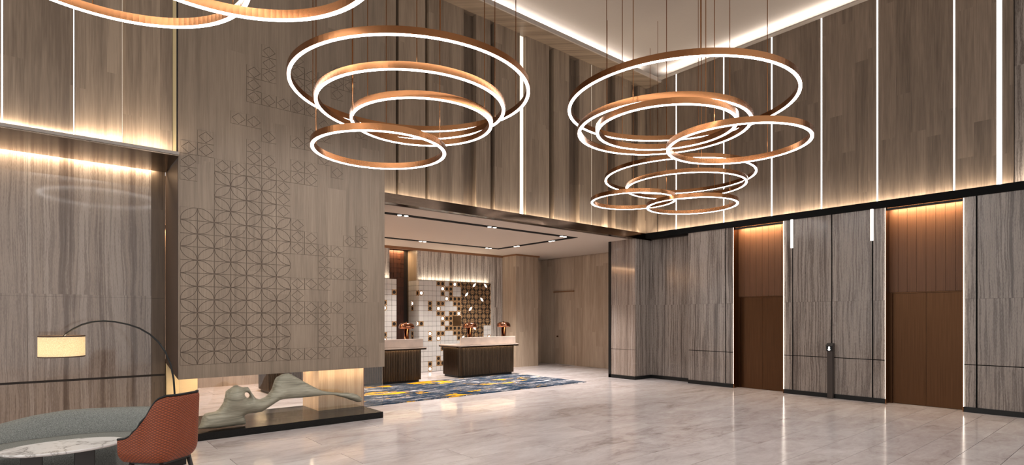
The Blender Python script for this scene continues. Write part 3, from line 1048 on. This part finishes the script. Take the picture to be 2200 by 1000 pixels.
# dark niche between the tile walls
wn_ = struct('wall_niche', MB().box(7.4, 8.6, 15.1, 15.2, 0, 3.69), M['dark'], 'dark red-brown niche between the tiled screens', 'wall')
nm = wood('niche_brick', srgb(58, 32, 22), srgb(92, 52, 34), plank=0.12, rough=0.5)
for i in range(8):
    for j in range(26):
        x0 = 7.54 + i * 0.115
        if x0 + 0.113 <= 8.45:
            MB().box(x0, x0 + 0.111, 15.085 + random.uniform(-0.006, 0.006), 15.1, 0.02 + j * 0.141, 0.02 + j * 0.141 + 0.137).build('brick', nm, wn_)
area('niche_light', (7.95, 15.02, 3.66), DOWN, 0.8, 0.05, 14, WARM, wn_)
struct('trim_9', MB().box(0.5, 11.7, YB - 0.03, YB, 3.62, 3.69).box(11.68, 11.7, 13.70, YB, 3.64, 3.69).box(11.68, 12.72, 13.72, 13.755, 3.64, 3.69), M['trim_brown'], 'thin brown cornice along the reception back wall', 'trim')
wpi = struct('wall_pier', MB().box(11.74, 12.69, 13.79, 15.2, 0, 3.69), M['dark'], 'wide wood pier right of the reception desks', 'wall')
for x0, x1 in ((11.70, 12.03), (12.033, 12.36), (12.363, 12.69)):
    MB().box(x0, x1, 13.755, 13.79, 0, 3.68).build('wood_panel', M['wood_far'], wpi)
MB().box(11.70, 11.74, 13.79, 14.45, 0, 3.68).build('wood_panel', M['wood_far'], wpi)
wk = struct('wall_corridor', MB().box(13.66, 13.8, 9.9, 15.2, 0, 3.69).box(12.69, 13.66, 14.62, 15.2, 0, 3.69), M['wood_far'], 'pale wood wall at the far right of the reception', 'wall')
for y0, y1 in ((9.9, 10.75), (10.753, 11.6), (11.603, 12.3), (12.303, 12.995), (13.97, 14.62)):
    MB().box(13.64, 13.66, y0, y1, 0, 3.66).build('wood_panel', M['wood_far'], wk)
MB().box(13.64, 13.66, 13.0, 13.965, 2.53, 3.66).build('wood_panel', M['wood_far'], wk)
d3 = thing('door_3', (13.65, 13.48, 0), 'flush wood door in the far wood wall', None)
d3['kind'] = 'structure'
d3['category'] = 'door'
leaf = MB().box(13.645, 13.66, 13.01, 13.955, 0.005, 2.49).build('door_leaf', M['wood_far'], d3)
MB().box(13.60, 13.66, 12.99, 13.975, 2.495, 2.53).build('door_header', M['trim_brown'], d3)
hd = MB()
hd.tube([(13.645, 13.80, 0.965), (13.59, 13.80, 0.965), (13.585, 13.70, 0.965)], 0.009, 8)
hd.lathe([(0.0, 0), (0.02, 0)], (13.64, 13.8, 0.965), 12)
hd.box(13.632, 13.646, 13.775, 13.825, 0.94, 0.99)
hd.build('door_handle', M['brass'], leaf)


# tiled screens
TW = 0.1515
TZ = 18
TZ0 = 2.735 - TZ * TW


def tile_mesh(kind, lit=False):
    """one 15 cm tile in the XZ plane, front face at y=0 looking to -y"""
    mb = MB()
    w = TW - 0.008
    if kind == 'plain':
        mb.box(0, w, 0, 0.02, 0, w, 0)
        return mb.mesh('tile', [M['tile_white']])
    fr, inner = (0, 1)
    mats = [M['tile_brass'], M['tile_lit'] if lit else M['tile_dark'], M['tile_dark']]
    mb.box(0, w, 0.010, 0.02, 0, w, 2)

    def pc(pts, m, y0=0.0):
        mb.prism([(p[0], y0, p[1]) for p in pts], (0, 0.010 - y0, 0), m)
    c = w / 2
    if kind == 'diamond':
        n = 20
        R, rr = w * 0.47, w * 0.385
        ring_o = [(c + R * math.cos(2 * math.pi * i / n), c + R * math.sin(2 * math.pi * i / n)) for i in range(n)]
        ring_i = [(c + rr * math.cos(2 * math.pi * i / n), c + rr * math.sin(2 * math.pi * i / n)) for i in range(n)]
        for i in range(n):
            j = (i + 1) % n
            pc([ring_o[i], ring_o[j], ring_i[j], ring_i[i]], 0)
        oct_ = [(c + w * 0.335 * math.cos(math.pi / 4 * i + math.pi / 8 * 0), c + w * 0.335 * math.sin(math.pi / 4 * i)) for i in range(8)]
        pc(oct_, 1, 0.004)
        e = w * 0.10
        for sx, sz in ((0, 0), (1, 0), (0, 1), (1, 1)):
            x, z = sx * w, sz * w
            dx, dz = (1 if sx == 0 else -1), (1 if sz == 0 else -1)
            pc([(x + dx * 0.02 * w, z + dz * 0.02 * w), (x + dx * (e + 0.1 * w), z + dz * 0.02 * w), (x + dx * 0.02 * w, z + dz * (e + 0.1 * w))], 1 if lit else 0, 0.003)
        t = 0.05 * w
        pc([(0, 0), (w, 0), (w, t), (0, t)], 0)
        pc([(0, w - t), (w, w - t), (w, w), (0, w)], 0)
        pc([(0, t), (t, t), (t, w - t), (0, w - t)], 0)
        pc([(w - t, t), (w, t), (w, w - t), (w - t, w - t)], 0)
    else:
        n = 9
        up = [(w * (1 - math.cos(math.pi / 2 * i / n)), w * math.sin(math.pi / 2 * i / n)) for i in range(n + 1)]
        lo = [(w * math.sin(math.pi / 2 * i / n), w * (1 - math.cos(math.pi / 2 * i / n))) for i in range(n + 1)]
        sh = lambda P, s: [(c + (p[0] - c) * s, c + (p[1] - c) * s) for p in P]
        pc(sh(lo, 0.84) + sh(up, 0.84)[::-1][1:-1], 1, 0.005)
        for P in (lo, up):
            o2, i2 = sh(P, 1.0), sh(P, 0.9)
            for i in range(n):
                pc([o2[i], o2[i + 1], i2[i + 1], i2[i]], 0)
        e = 0.42 * w
        for (x, z, dx, dz) in ((0, w, 1, -1), (w, 0, -1, 1)):
            pc([(x + dx * 0.03 * w, z + dz * 0.03 * w), (x + dx * e, z + dz * 0.03 * w), (x + dx * 0.20 * w, z + dz * 0.20 * w), (x + dx * 0.03 * w, z + dz * e)], 0, 0.003)
    return mb.mesh(kind + '_tile', mats, fixn=True)


T_PLAIN = tile_mesh('plain')
T_D, T_DL = tile_mesh('diamond'), tile_mesh('diamond', True)
T_P, T_PL = tile_mesh('petal'), tile_mesh('petal', True)


def mirror(me):
    q = me.copy()
    for v_ in q.vertices:
        v_.co.x = (TW - 0.008) - v_.co.x
    q.flip_normals()
    return q


T_Q, T_QL = mirror(T_P), mirror(T_PL)
YT = 14.33
XT0 = 8.44
ts = thing('tiled_screen', (9.8, YT, 0), 'white tiled screen with brass petal and diamond tiles, behind the right desk', 'tiled screen')
XT1 = XT0 + 18 * 0.1492
MB().box(XT0 + 0.01, XT1, YT + 0.02, YB - 0.002, 0, 2.735).box(XT0 + 0.012, XT0 + 0.05, YB + 0.075, 15.05, 0, 2.735).build('grout_backing', M['grout'], ts)
fd = {0: [4, 5, 7, 9], 1: [6, 7], 2: [5, 7], 3: [7, 8, 9], 4: [2, 4, 5, 8, 9], 5: [2, 9], 6: [4, 5, 7, 8], 7: [6, 7], 8: [0, 5, 7], 9: [6, 7, 8, 9], 10: [4, 5, 8, 9], 11: [2, 9], 13: [5], 15: [4], 16: [2, 4, 5]}
fl = {0: [8], 1: [5], 2: [0], 3: [6], 5: [4], 6: [9], 7: [5], 10: [2], 11: [4, 17], 14: [6], 17: [2]}
pl_lit = {(0, 13), (0, 16), (2, 11), (3, 15), (5, 12), (9, 13), (11, 10)}
kx = 0.1492 / TW
for r_ in range(18):
    z = 2.735 - (r_ + 1) * TW
    for c in range(18):
        if r_ in (7, 8) and c in (8, 9):
            continue
        if c in fl.get(r_, []):
            nm_, me = 'diamond_tile', T_DL
        elif c in fd.get(r_, []):
            nm_, me = 'diamond_tile', T_D
        elif c >= 10 and r_ <= 11 and not (c >= 16 and r_ >= 9):
            litp = (r_, c) in pl_lit
            back = (r_ + c) % 2 == 0
            nm_, me = 'petal_tile', ((T_QL if litp else T_Q) if back else (T_PL if litp else T_P))
        else:
            nm_, me = 'tile', T_PLAIN
        o = place(nm_, me, (XT0 + c * 0.1492 + 0.003, YT, z), ts)
        o.scale = (kx, 1, 1)
MB().box(XT0 + 8 * 0.1492 + 0.003, XT0 + 10 * 0.1492 - 0.004, YT - 0.01, YT + 0.02, 2.735 - 9 * TW + 0.003, 2.735 - 7 * TW - 0.004).build('brass_plaque', M['plaque'], ts)
# side of the right screen (faces the niche)
sd = {(0, 2): T_D, (0, 8): T_DL, (2, 4): T_DL, (2, 5): T_D, (2, 10): T_D, (2, 11): T_D}
for r_ in range(18):
    z = 2.735 - (r_ + 1) * TW
    for c in range(4):
        me = sd.get((c, r_), T_PLAIN)
        place('tile' if me is T_PLAIN else 'diamond_tile', me, (XT0 - 0.002, YT + 0.03 + (c + 1) * TW - 0.005, z), ts, (0, 0, -math.pi / 2))
area('screen_light', (9.8, 14.39, 2.75), UP, 2.6, 0.05, 9, SOFTWARM, ts)
o = thing('wall_light_strip', (11.14, 14.4, 0.1), 'vertical light at the right edge of the tiled screen', 'light strip')
MB().box(XT1 + 0.002, XT1 + 0.014, YT + 0.03, YB - 0.005, 0.1, 2.7).build('diffuser', M['strip_warm'], o)

t2 = thing('tiled_screen', (7.2, YT, 0), 'white tiled screen left of the dark niche, behind the left desk', 'tiled screen')
XL1 = 7.70
MB().box(5.9, XL1 - 0.01, YT + 0.02, YB, 0, 2.735).build('grout_backing', M['grout'], t2)
ld = {(0, 2): T_D, (0, 8): T_D, (2, 4): T_D, (2, 5): T_DL, (2, 10): T_D, (2, 11): T_DL, (4, 1): T_D, (5, 7): T_D, (6, 4): T_D}
for r_ in range(18):
    z = 2.735 - (r_ + 1) * TW
    for c in range(11):
        me = ld.get((c, r_), T_PLAIN)
        place('tile' if me is T_PLAIN else 'diamond_tile', me, (XL1 - (c + 1) * TW, YT, z), t2)
area('screen_light', (6.8, 14.39, 2.75), UP, 1.7, 0.05, 6, SOFTWARM, t2)


# reception desks
def rounded_rect(x0, x1, y0, y1, r, n=6):
    pts = []
    for (cx, cy, a0) in ((x1 - r, y1 - r, 0), (x0 + r, y1 - r, 90), (x0 + r, y0 + r, 180), (x1 - r, y0 + r, 270)):
        for i in range(n + 1):
            a = math.radians(a0 + 90 * i / n)
            pts.append((cx + r * math.cos(a), cy + r * math.sin(a)))
    return pts


def fluted(pts, pitch=0.045, depth=0.010):
    P = [Vector(p) for p in pts]
    per = []
    for i in range(len(P)):
        per.append((P[(i + 1) % len(P)] - P[i]).length)
    tot = sum(per)
    n = int(tot / pitch)
    out = []
    sub = 4
    for j in range(n * sub):
        s = tot * j / (n * sub)
        i = 0
        while s > per[i]:
            s -= per[i]
            i += 1
        a_, b_ = P[i], P[(i + 1) % len(P)]
        d_ = (b_ - a_).normalized()
        nr = Vector((d_.y, -d_.x))
        out.append(a_ + d_ * s + nr * depth * (-1 + abs(math.sin(math.pi * (j % sub) / sub))))
    return [(p.x, p.y) for p in out]


def desk(x0, x1, label, y0=12.25, y1=13.15):
    o = thing('reception_desk', ((x0 + x1) / 2, (y0 + y1) / 2, 0), label, 'desk')
    prof = fluted(rounded_rect(x0, x1, y0, y1, 0.12))
    MB().prism([(p[0], p[1], 0.06) for p in prof], (0, 0, 0.75)).build('fluted_body', M['flutes'], o, fixn=True)
    MB().prism([(p[0], p[1], 0.0) for p in rounded_rect(x0 + 0.04, x1 - 0.04, y0 + 0.05, y1 - 0.04, 0.1)], (0, 0, 0.06)).build('toe_kick', M['black'], o, fixn=True)
    edge_ = MB().prism([(p[0], p[1], 0.82) for p in rounded_rect(x0 - 0.10, x1 + 0.10, y0 - 0.10, y1 + 0.06, 0.12)], (0, 0, 0.035)).build('bronze_edge', M['bronze'], o, fixn=True)
    top_ = MB().prism([(p[0], p[1], 0.855) for p in rounded_rect(x0 - 0.10, x1 + 0.10, y0 - 0.10, y1 + 0.06, 0.12)], (0, 0, 0.025)).build('marble_top', M['desk_top'], o, fixn=True)
    MB().box(x0 + 0.04, x1 + 0.01, y0 + 0.0, y0 + 0.06, 0.88, 1.09).build('marble_screen', M['desk_top'], o, bevel=0.01)
    adopt(edge_, top_)
    area('desk_light', ((x0 + x1) / 2, y0 - 0.055, 0.815), DOWN, x1 - x0 - 0.1, 0.02, 9.0 * (x1 - x0) / 2, WARM, o)
    area('desk_light', (x0 - 0.05, (y0 + y1) / 2, 0.815), DOWN, 0.02, 0.8, 4, WARM, o)
    return o


desk(8.45, 10.40, 'fluted bronze reception desk at the right end of the rug')
desk(3.6, 7.32, 'long fluted bronze reception desk partly behind the carved panel')


def table_lamp(px, pyt, pyb, Y, label, zb=0.881):
    """mushroom lamp: px centre, pyt top row"""
    c = onY(px, 700, Y)
    top = onY(px, pyt, Y).z
    o = thing('table_lamp', (c.x, Y, zb), label, 'table lamp', 'copper mushroom lamps on the desks')
    hgt = top - zb
    R = 0.20
    sh = 0.15
    MB().lathe([(0.0, 0), (0.11, 0), (0.11, 0.012), (0.065, 0.03), (0.065, hgt - sh + 0.03), (0.0, hgt - sh + 0.03)], (c.x, Y, zb), 24).build('stem', M['rosegold'], o, smooth=True)
    pr = []
    for i in range(9):
        a = math.pi / 2 * i / 8
        pr.append((R * (0.55 + 0.45 * math.sin(a)) if i else 0.0, hgt - sh * 0.62 * (1 - math.cos(a)) - (0 if i else 0)))
    pr = [(0.0, hgt), (0.10, hgt - 0.004), (0.15, hgt - 0.022), (0.185, hgt - 0.052), (R, hgt - 0.10), (R, hgt - sh), (R - 0.008, hgt - sh), (R - 0.010, hgt - 0.10), (0.17, hgt - 0.055), (0.0, hgt - 0.02)]
    shd = MB().lathe(pr, (c.x, Y, zb), 32).build('shade', M['rosegold'], o, smooth=True)
    MB().lathe([(0.0, hgt), (0.016, hgt), (0.018, hgt + 0.014), (0.0, hgt + 0.024)], (c.x, Y, zb), 12).build('finial', M['rosegold'], shd, smooth=True)
    l = bpy.data.lights.new('bulb', 'POINT')
    l.energy = 0.3
    l.color = WARM
    l.shadow_soft_size = 0.03
    lo_ = bpy.data.objects.new('bulb', l)
    COL.objects.link(lo_)
    lo_.location = (c.x, Y - 0.09, zb + hgt - sh + 0.02)
    adopt(lo_, o)


table_lamp(1082, 692, 0, 12.72, 'copper mushroom lamp at the right end of the right desk')
table_lamp(1009, 693, 0, 12.72, 'copper mushroom lamp at the left part of the right desk')
table_lamp(873.5, 694, 0, 12.66, 'copper mushroom lamp on the long left desk')

# rug
rg = MB().box(4.3, 10.39, 9.48, 12.20, 0.0, 0.014)
ro = rg.build('area_rug', M['carpet'], None)
tag(ro, 'blue, grey and yellow streaked rug before the desks', 'rug')

# ceiling channel with paired spots
tr = thing('ceiling_channel', (6.5, 11.5, 3.69), 'black rectangular light channel in the reception ceiling', 'ceiling channel')
zc0, zc1 = 3.682, 3.6905
YA, YC, XR, W2 = 9.94, 13.035, 10.39, 0.085
MB().box(3.0, XR + W2, YA - W2, YA + W2, zc0, zc1).build('channel_run', M['matt_black'], tr)
MB().box(3.0, XR + W2, YC - W2, YC + W2, zc0, zc1).build('channel_run', M['matt_black'], tr)
MB().box(XR - W2, XR + W2, YA + W2, YC - W2, zc0, zc1).build('channel_run', M['matt_black'], tr)
spots = [((5.405, YA), (5.552, YA), 'front run, left pair beside the carved panel'), ((7.673, YA), (7.822, YA), 'middle pair on the front run'), ((9.966, YA), (10.092, YA), 'right pair at the front corner'),
         ((XR, 10.79), (XR, 10.665), 'front pair on the right-hand run'), ((XR, 12.25), (XR, 12.115), 'rear pair on the right-hand run'), ((9.963, YC), (10.09, YC), 'right pair on the rear run'), ((7.715, YC), (7.845, YC), 'left pair on the rear run')]
spots += [((3.14, YA), (3.29, YA), 'added unseen leftmost pair of the front run, behind the carved panel'), ((5.44, YC), (5.57, YC), 'added unseen middle pair of the rear run, behind the carved panel'), ((3.16, YC), (3.30, YC), 'added unseen leftmost pair of the rear run, behind the carved panel')]  # unseen pairs, added to light the view through the hearth glass
for a_, b_, nm_ in spots:
    o = thing('ceiling_spotlight', ((a_[0] + b_[0]) / 2, (a_[1] + b_[1]) / 2, 3.68), 'twin ceiling spotlight, ' + nm_, 'spotlight', 'twin spotlights in the black channel')
    for p in (a_, b_):
        MB().lathe([(0.0, -0.004), (0.038, -0.004), (0.045, 0.0), (0.045, 0.01)], (p[0], p[1], 3.674), 20).build('lens', M['spot'], o, fixn=False)
        l = bpy.data.lights.new('spot', 'SPOT')
        l.energy = 240
        l.color = (1.0, 0.97, 0.94)
        l.spot_size = math.radians(95)
        l.spot_blend = 0.6
        l.shadow_soft_size = 0.04
        lo_ = bpy.data.objects.new('spot', l)
        COL.objects.link(lo_)
        lo_.location = (p[0], p[1], 3.665)
        adopt(lo_, o)


# ------------------------------------------------------------------ ring pendants
SR = 0.92
def ring(cx, cy, cz, R, label, cables, group):
    o = thing('ring_pendant', (cx, cy, cz), label, 'ring pendant', group)
    n = 128
    hw, hh = 0.026, 0.078
    MB().lathe([(R - hw, 0.0), (R - hw, hh), (R + hw, hh), (R + hw, 0.0), (R + hw - 0.004, 0.0), (R + hw - 0.004, 0.004), (R - hw + 0.004, 0.004), (R - hw + 0.004, 0.0)], (cx, cy, cz), n, closed=True).build('brass_ring', M['brass'], o, fixn=True)
    w = hw - 0.007
    MB().lathe([(R - w, 0.003), (R - w, -0.006), (R + w, -0.006), (R + w, 0.003)], (cx, cy, cz), n, closed=True).build('light_diffuser', M['led'], o, smooth=False, fixn=True)
    for px, far in cables:
        best = None
        for i in range(720):
            a = 2 * math.pi * i / 720
            x, y = cx + R * math.cos(a), cy + R * math.sin(a)
            isfar = (x - cx) * FX + (y - cy) * FY > 0
            if isfar != far:
                continue
            e = abs(pxof(x, y) - px)
            if best is None or e < best[0]:
                best = (e, x, y)
        MB().tube([(best[1], best[2], cz + hh), (best[1], best[2], 8.075)], 0.0055, 6).build('cable', M['brass'], o)
    return o


def sc3(x, y, z):
    return (x * SR, y * SR, CAMZ + (z - CAMZ) * SR)


G1, G2, G3, G0 = 'rings of the pendant beside the carved panel', 'rings of the pendant before the lifts', 'rings of the small far pendant', 'rings of the pendant cut by the top edge'
ring(*sc3(4.015, 6.993, 4.854), 1.65 * SR, 'largest, topmost ring of the pendant beside the carved panel', [(672, True), (1108, True), (947, False)], G1)
ring(*sc3(3.996, 6.976, 4.603), 1.30 * SR, 'second largest ring of the pendant beside the carved panel', [(757, True), (1063, True), (895, False)], G1)
ring(*sc3(4.217, 7.065, 4.464), 1.00 * SR, 'third ring of the pendant beside the carved panel', [(830, True), (1041, False), (790, False)], G1)
ring(*sc3(3.595, 7.179, 3.973), 0.90 * SR, 'lowest, smallest ring of the pendant beside the carved panel', [(679, True), (945, False), (758, False)], G1)
ring(*sc3(7.366, 4.847, 4.853), 1.65 * SR, 'largest, topmost ring of the pendant before the lifts', [(1303, True), (1649, True), (1505, False)], G2)
ring(*sc3(7.449, 5.197, 4.593), 1.30 * SR, 'second largest ring of the pendant before the lifts', [(1337, True), (1568, True), (1517, False)], G2)
ring(*sc3(7.088, 4.891, 4.45), 1.00 * SR, 'ring nested inside the second ring of the pendant before the lifts', [(1337, True), (1517, True), (1360, False)], G2)
ring(*sc3(7.975, 4.234, 4.23), 1.00 * SR, 'rightmost, lowest ring of the pendant before the lifts', [(1507, True), (1649, True), (1535, False)], G2)
ring(*sc3(11.165, 7.348, 4.854), 1.65 * SR, 'largest, topmost ring of the small far pendant', [(1396, True), (1535, True), (1432, False)], G3)
ring(*sc3(11.16, 7.174, 4.614), 1.30 * SR, 'second largest ring of the small far pendant', [(1413, True), (1535, True), (1500, False)], G3)
ring(*sc3(9.94, 7.689, 4.2), 0.90 * SR, 'lowest left ring of the small far pendant', [(1305, True), (1432, True), (1360, False)], G3)
ring(*sc3(10.973, 6.882, 4.105), 0.95 * SR, 'lowest right ring of the small far pendant', [(1413, True), (1568, True), (1432, False)], G3)
ring(0.352, 5.657, 4.6, 1.087, 'left ring of the pendant cut by the top edge', [(200, True), (500, True), (360, False)], G0)
ring(0.942, 4.279, 4.3, 1.071, 'right, lower ring of the pendant cut by the top edge', [(430, True), (740, True), (560, False)], G0)
ring(0.82, 5.30, 4.93, 1.00, 'upper ring of the pendant, barely showing at the top edge', [(420, True), (600, True), (511, False)], G0)

# ------------------------------------------------------------------ lounge: curved sofa
SCX, SCY = 0.12, 6.37


def ztop(a):
    pts = [(20, 0.64), (88, 0.65), (100, 0.625), (112, 0.578), (140, 0.50), (200, 0.48)]
    for (a0, z0), (a1, z1) in zip(pts, pts[1:]):
        if a <= a1:
            return z0 + (z1 - z0) * max(0, (a - a0)) / (a1 - a0)
    return 0.48


so = thing('curved_sofa', (SCX, SCY + 1.0, 0), 'grey upholstered curved sofa around the marble table', 'sofa')
A0, A1, NA = 34, 178, 48


def sweep(profile, name, mat):
    rows = []
    for i in range(NA + 1):
        a = A0 + (A1 - A0) * i / NA
        rows.append([(SCX + r_ * math.cos(math.radians(a)), SCY + r_ * math.sin(math.radians(a)), z) for r_, z in profile(a)])
    mb = MB().grid(rows, closed_u=True)
    n = len(rows[0])
    mb.f.append(tuple(range(n)))
    mb.f.append(tuple(NA * n + j for j in range(n - 1, -1, -1)))
    mb.m += [0, 0]
    return mb.build(name, mat, so, smooth=True, fixn=True)


def back_prof(a):
    zt = ztop(a)
    return [(1.03, 0.40), (1.06, 0.47), (1.11, zt - 0.07), (1.15, zt - 0.02), (1.21, zt), (1.29, zt - 0.005), (1.33, zt - 0.03), (1.35, zt - 0.08), (1.36, 0.20), (1.35, 0.08), (1.1, 0.08), (1.05, 0.2)]


def seat_prof(a):
    return [(0.50, 0.10), (0.49, 0.30), (0.50, 0.38), (0.53, 0.41), (0.60, 0.42), (0.95, 0.42), (1.05, 0.415), (1.06, 0.2), (1.06, 0.10)]


sweep(back_prof, 'backrest', M['fab_grey'])
sweep(seat_prof, 'seat', M['fab_grey'])
sweep(lambda a: [(0.56, 0.0), (0.56, 0.10), (1.30, 0.10), (1.30, 0.0)], 'plinth_base', M['black'])

# marble table
tb = thing('marble_table', (0.12, 6.47, 0), 'oval white marble coffee table before the sofa', 'table')


def oval(rx_, ry_, z, n=48):
    return [(0.12 + rx_ * math.cos(2 * math.pi * i / n), 6.47 + ry_ * math.sin(2 * math.pi * i / n), z) for i in range(n)]


MB().grid([oval(0.36, 0.22, 0.445), oval(0.425, 0.275, 0.452), oval(0.445, 0.295, 0.466), oval(0.45, 0.30, 0.474), oval(0.447, 0.297, 0.480)], closed_u=True).build('top_edge', M['marble'], tb, smooth=True)
tp = MB()
tp.v = oval(0.447, 0.297, 0.480) + oval(0.36, 0.22, 0.445)
tp.f = [tuple(range(48)), tuple(range(95, 47, -1))]
tp.m = [0, 0]
tp.build('table_top', M['marble'], tb)
for xx in (-0.10, 0.27):
    MB().box(xx - 0.075, xx + 0.075, 6.40, 6.54, 0.0, 0.445).build('pedestal', M['leg'], tb, bevel=0.01)

# quilted armchair
CHL = (0.795, 5.88)
FACE = math.radians(128)
ch = thing('armchair', (CHL[0], CHL[1], 0), 'rust quilted armchair with dark legs, seen from behind', 'chair')
fwd = Vector((math.cos(FACE), math.sin(FACE)))
rgt = Vector((fwd.y, -fwd.x))


def cw(x, y, z):
    return (CHL[0] + rgt.x * x + fwd.x * y, CHL[1] + rgt.y * x + fwd.y * y, z)


HWd, YBk, YFr, RC = 0.225, -0.22, 0.225, 0.12
plan = []
for i in range(13):
    plan.append((HWd, YFr + (YBk + RC - YFr) * i / 12, 1, 0))
for i in range(1, 9):
    a = math.pi / 2 * i / 9
    plan.append((HWd - RC + RC * math.cos(a), YBk + RC - RC * math.sin(a), math.cos(a), -math.sin(a)))
for i in range(11):
    plan.append((HWd - RC - 2 * (HWd - RC) * i / 10, YBk, 0, -1))
for i in range(1, 9):
    a = math.pi / 2 * i / 9
    plan.append((-(HWd - RC) - RC * math.sin(a), YBk + RC - RC * math.cos(a), -math.sin(a), -math.cos(a)))
for i in range(13):
    plan.append((-HWd, YBk + RC + (YFr - YBk - RC) * i / 12, -1, 0))


def rim(y):
    pts = [(-0.40, 0.965), (-0.17, 0.958), (-0.11, 0.93), (-0.06, 0.86), (-0.01, 0.76), (0.04, 0.67), (0.09, 0.61), (0.15, 0.58), (0.32, 0.56)]
    for (a0, z0), (a1, z1) in zip(pts, pts[1:]):
        if y <= a1:
            t = (y - a0) / (a1 - a0)
            return z0 + (z1 - z0) * t
    return 0.57


ZBt = 0.375
rows, uvs = [], []
NV = 14
s_acc = [0.0]
for i in range(1, len(plan)):
    s_acc.append(s_acc[-1] + math.hypot(plan[i][0] - plan[i - 1][0], plan[i][1] - plan[i - 1][1]))
for j in range(NV + 1):
    t = j / NV
    row, ur = [], []
    for i, (x, y, nx, ny) in enumerate(plan):
        zr = rim(y)
        z = ZBt + (zr - ZBt) * t
        # tuck under at the base, slight flare to the top
        tuck = -0.06 * max(0, 1 - (z - ZBt) / 0.10) ** 2
        flare = 0.015 * (z - ZBt) / 0.58
        k2 = tuck + flare
        taper = -0.05 * (z - 0.4) / 0.58 if y < 0.0 else 0.0
        row.append(cw(x + nx * k2 + (taper * x / HWd), y + ny * k2 - (0.07 * (z - ZBt) if y < 0.05 else 0.0), z))
        ur.append((s_acc[i], z))
    rows.append(row)
    uvs.append(ur)
mb = MB().grid(rows)
shell = mb.build('shell', [M['quilt'], M['rust']], ch, smooth=True, fixn=False)
uvl = shell.data.uv_layers.new(name='UVMap')
nc = len(plan)
for poly in shell.data.polygons:
    for li in poly.loop_indices:
        vi = shell.data.loops[li].vertex_index
        uvl.data[li].uv = uvs[vi // nc][vi % nc]
sd_ = shell.modifiers.new('solid', 'SOLIDIFY')
sd_.thickness = 0.035
sd_.offset = 0.0
ss = shell.modifiers.new('sub', 'SUBSURF')
ss.levels = ss.render_levels = 1
MB().tube([(p[0], p[1], p[2] + 0.006) for p in rows[-1]], 0.011, 8).build('piping', M['black'], shell, smooth=True)
cu = [rounded_rect(-0.195, 0.195, -0.17, 0.235, 0.08)]
MB().prism([cw(p[0], p[1], 0.40) for p in cu[0]], (0, 0, 0.11)).build('seat_cushion', M['rust'], ch, bevel=0.02, fixn=True)
bot = MB().prism([cw(p[0], p[1], 0.362) for p in rounded_rect(-0.185, 0.185, -0.18, 0.19, 0.08)], (0, 0, 0.03))
bot.build('seat_frame', M['leg'], ch, fixn=True)
for sx, sy in ((1, 1), (-1, 1), (1, -1), (-1, -1)):
    t0 = (0.15 * sx, 0.005 + 0.15 * sy)
    t1 = (0.215 * sx, 0.005 + 0.215 * sy)
    MB().tube([cw(t0[0], t0[1], 0.37), cw(t1[0], t1[1], 0.0)], [0.022, 0.010], 10).build('leg', M['leg'], ch, smooth=True)

# arc floor lamp
DL = 6.72
al = thing('arc_floor_lamp', tuple(onD(375, 850, DL).xy) + (0.0,), 'black arc floor lamp with cream drum shade behind the sofa', 'floor lamp')
cpx = [(375.5, 860), (375.0, 843), (373, 815), (367, 785), (356, 758), (341, 736), (322, 719), (300, 706), (275, 697.5), (248, 692), (222, 690), (198, 692), (176, 698), (156, 708), (143, 717), (136, 724)]
path = [onD(a, b2, DL) for a, b2 in cpx]
base = onD(375.5, 850, DL)
path = [Vector((base.x, base.y, 0.03))] + path
MB().tube(path, 0.0105, 8).build('arc_pole', M['black'], al, smooth=True)
MB().lathe([(0.0, 0.0), (0.17, 0.0), (0.17, 0.025), (0.155, 0.035), (0.0, 0.035)], (base.x, base.y, 0.0), 32).build('base', M['black'], al)
sc_ = onD(133, 722, DL)
zt_, zb_ = sc_.z, onD(133, 767, DL).z
Rs = 0.225
drum = MB().lathe([(Rs, zb_), (Rs, zt_), (Rs - 0.004, zt_), (Rs - 0.004, zb_)], (sc_.x, sc_.y, 0), 40, closed=True).build('shade', M['shade'], al, smooth=False)
MB().lathe([(Rs + 0.002, zb_ - 0.003), (Rs + 0.002, zb_ + 0.010), (Rs - 0.006, zb_ + 0.010), (Rs - 0.006, zb_ - 0.003)], (sc_.x, sc_.y, 0), 40, closed=True).lathe([(Rs + 0.002, zt_ - 0.012), (Rs + 0.002, zt_ + 0.002), (Rs - 0.006, zt_ + 0.002), (Rs - 0.006, zt_ - 0.012)], (sc_.x, sc_.y, 0), 40, closed=True).build('shade_rim', plain('shade_rim', srgb(70, 50, 36), 0.6), drum)
sp = MB().tube([path[-1], Vector((sc_.x, sc_.y, zt_ - 0.05)), Vector((sc_.x, sc_.y, zt_ - 0.10))], 0.012, 8)
for q in range(3):
    a = q * 2 * math.pi / 3
    sp.tube([(sc_.x, sc_.y, zt_ - 0.03), (sc_.x + (Rs - 0.005) * math.cos(a), sc_.y + (Rs - 0.005) * math.sin(a), zt_ - 0.008)], 0.003, 6)
sp.build('socket', M['black'], al)
l = bpy.data.lights.new('bulb', 'POINT')
l.energy = 7
l.color = (1.0, 0.84, 0.62)
l.shadow_soft_size = 0.05
lo_ = bpy.data.objects.new('bulb', l)
COL.objects.link(lo_)
lo_.location = (sc_.x, sc_.y, (zt_ + zb_) / 2 - 0.02)
adopt(lo_, al)
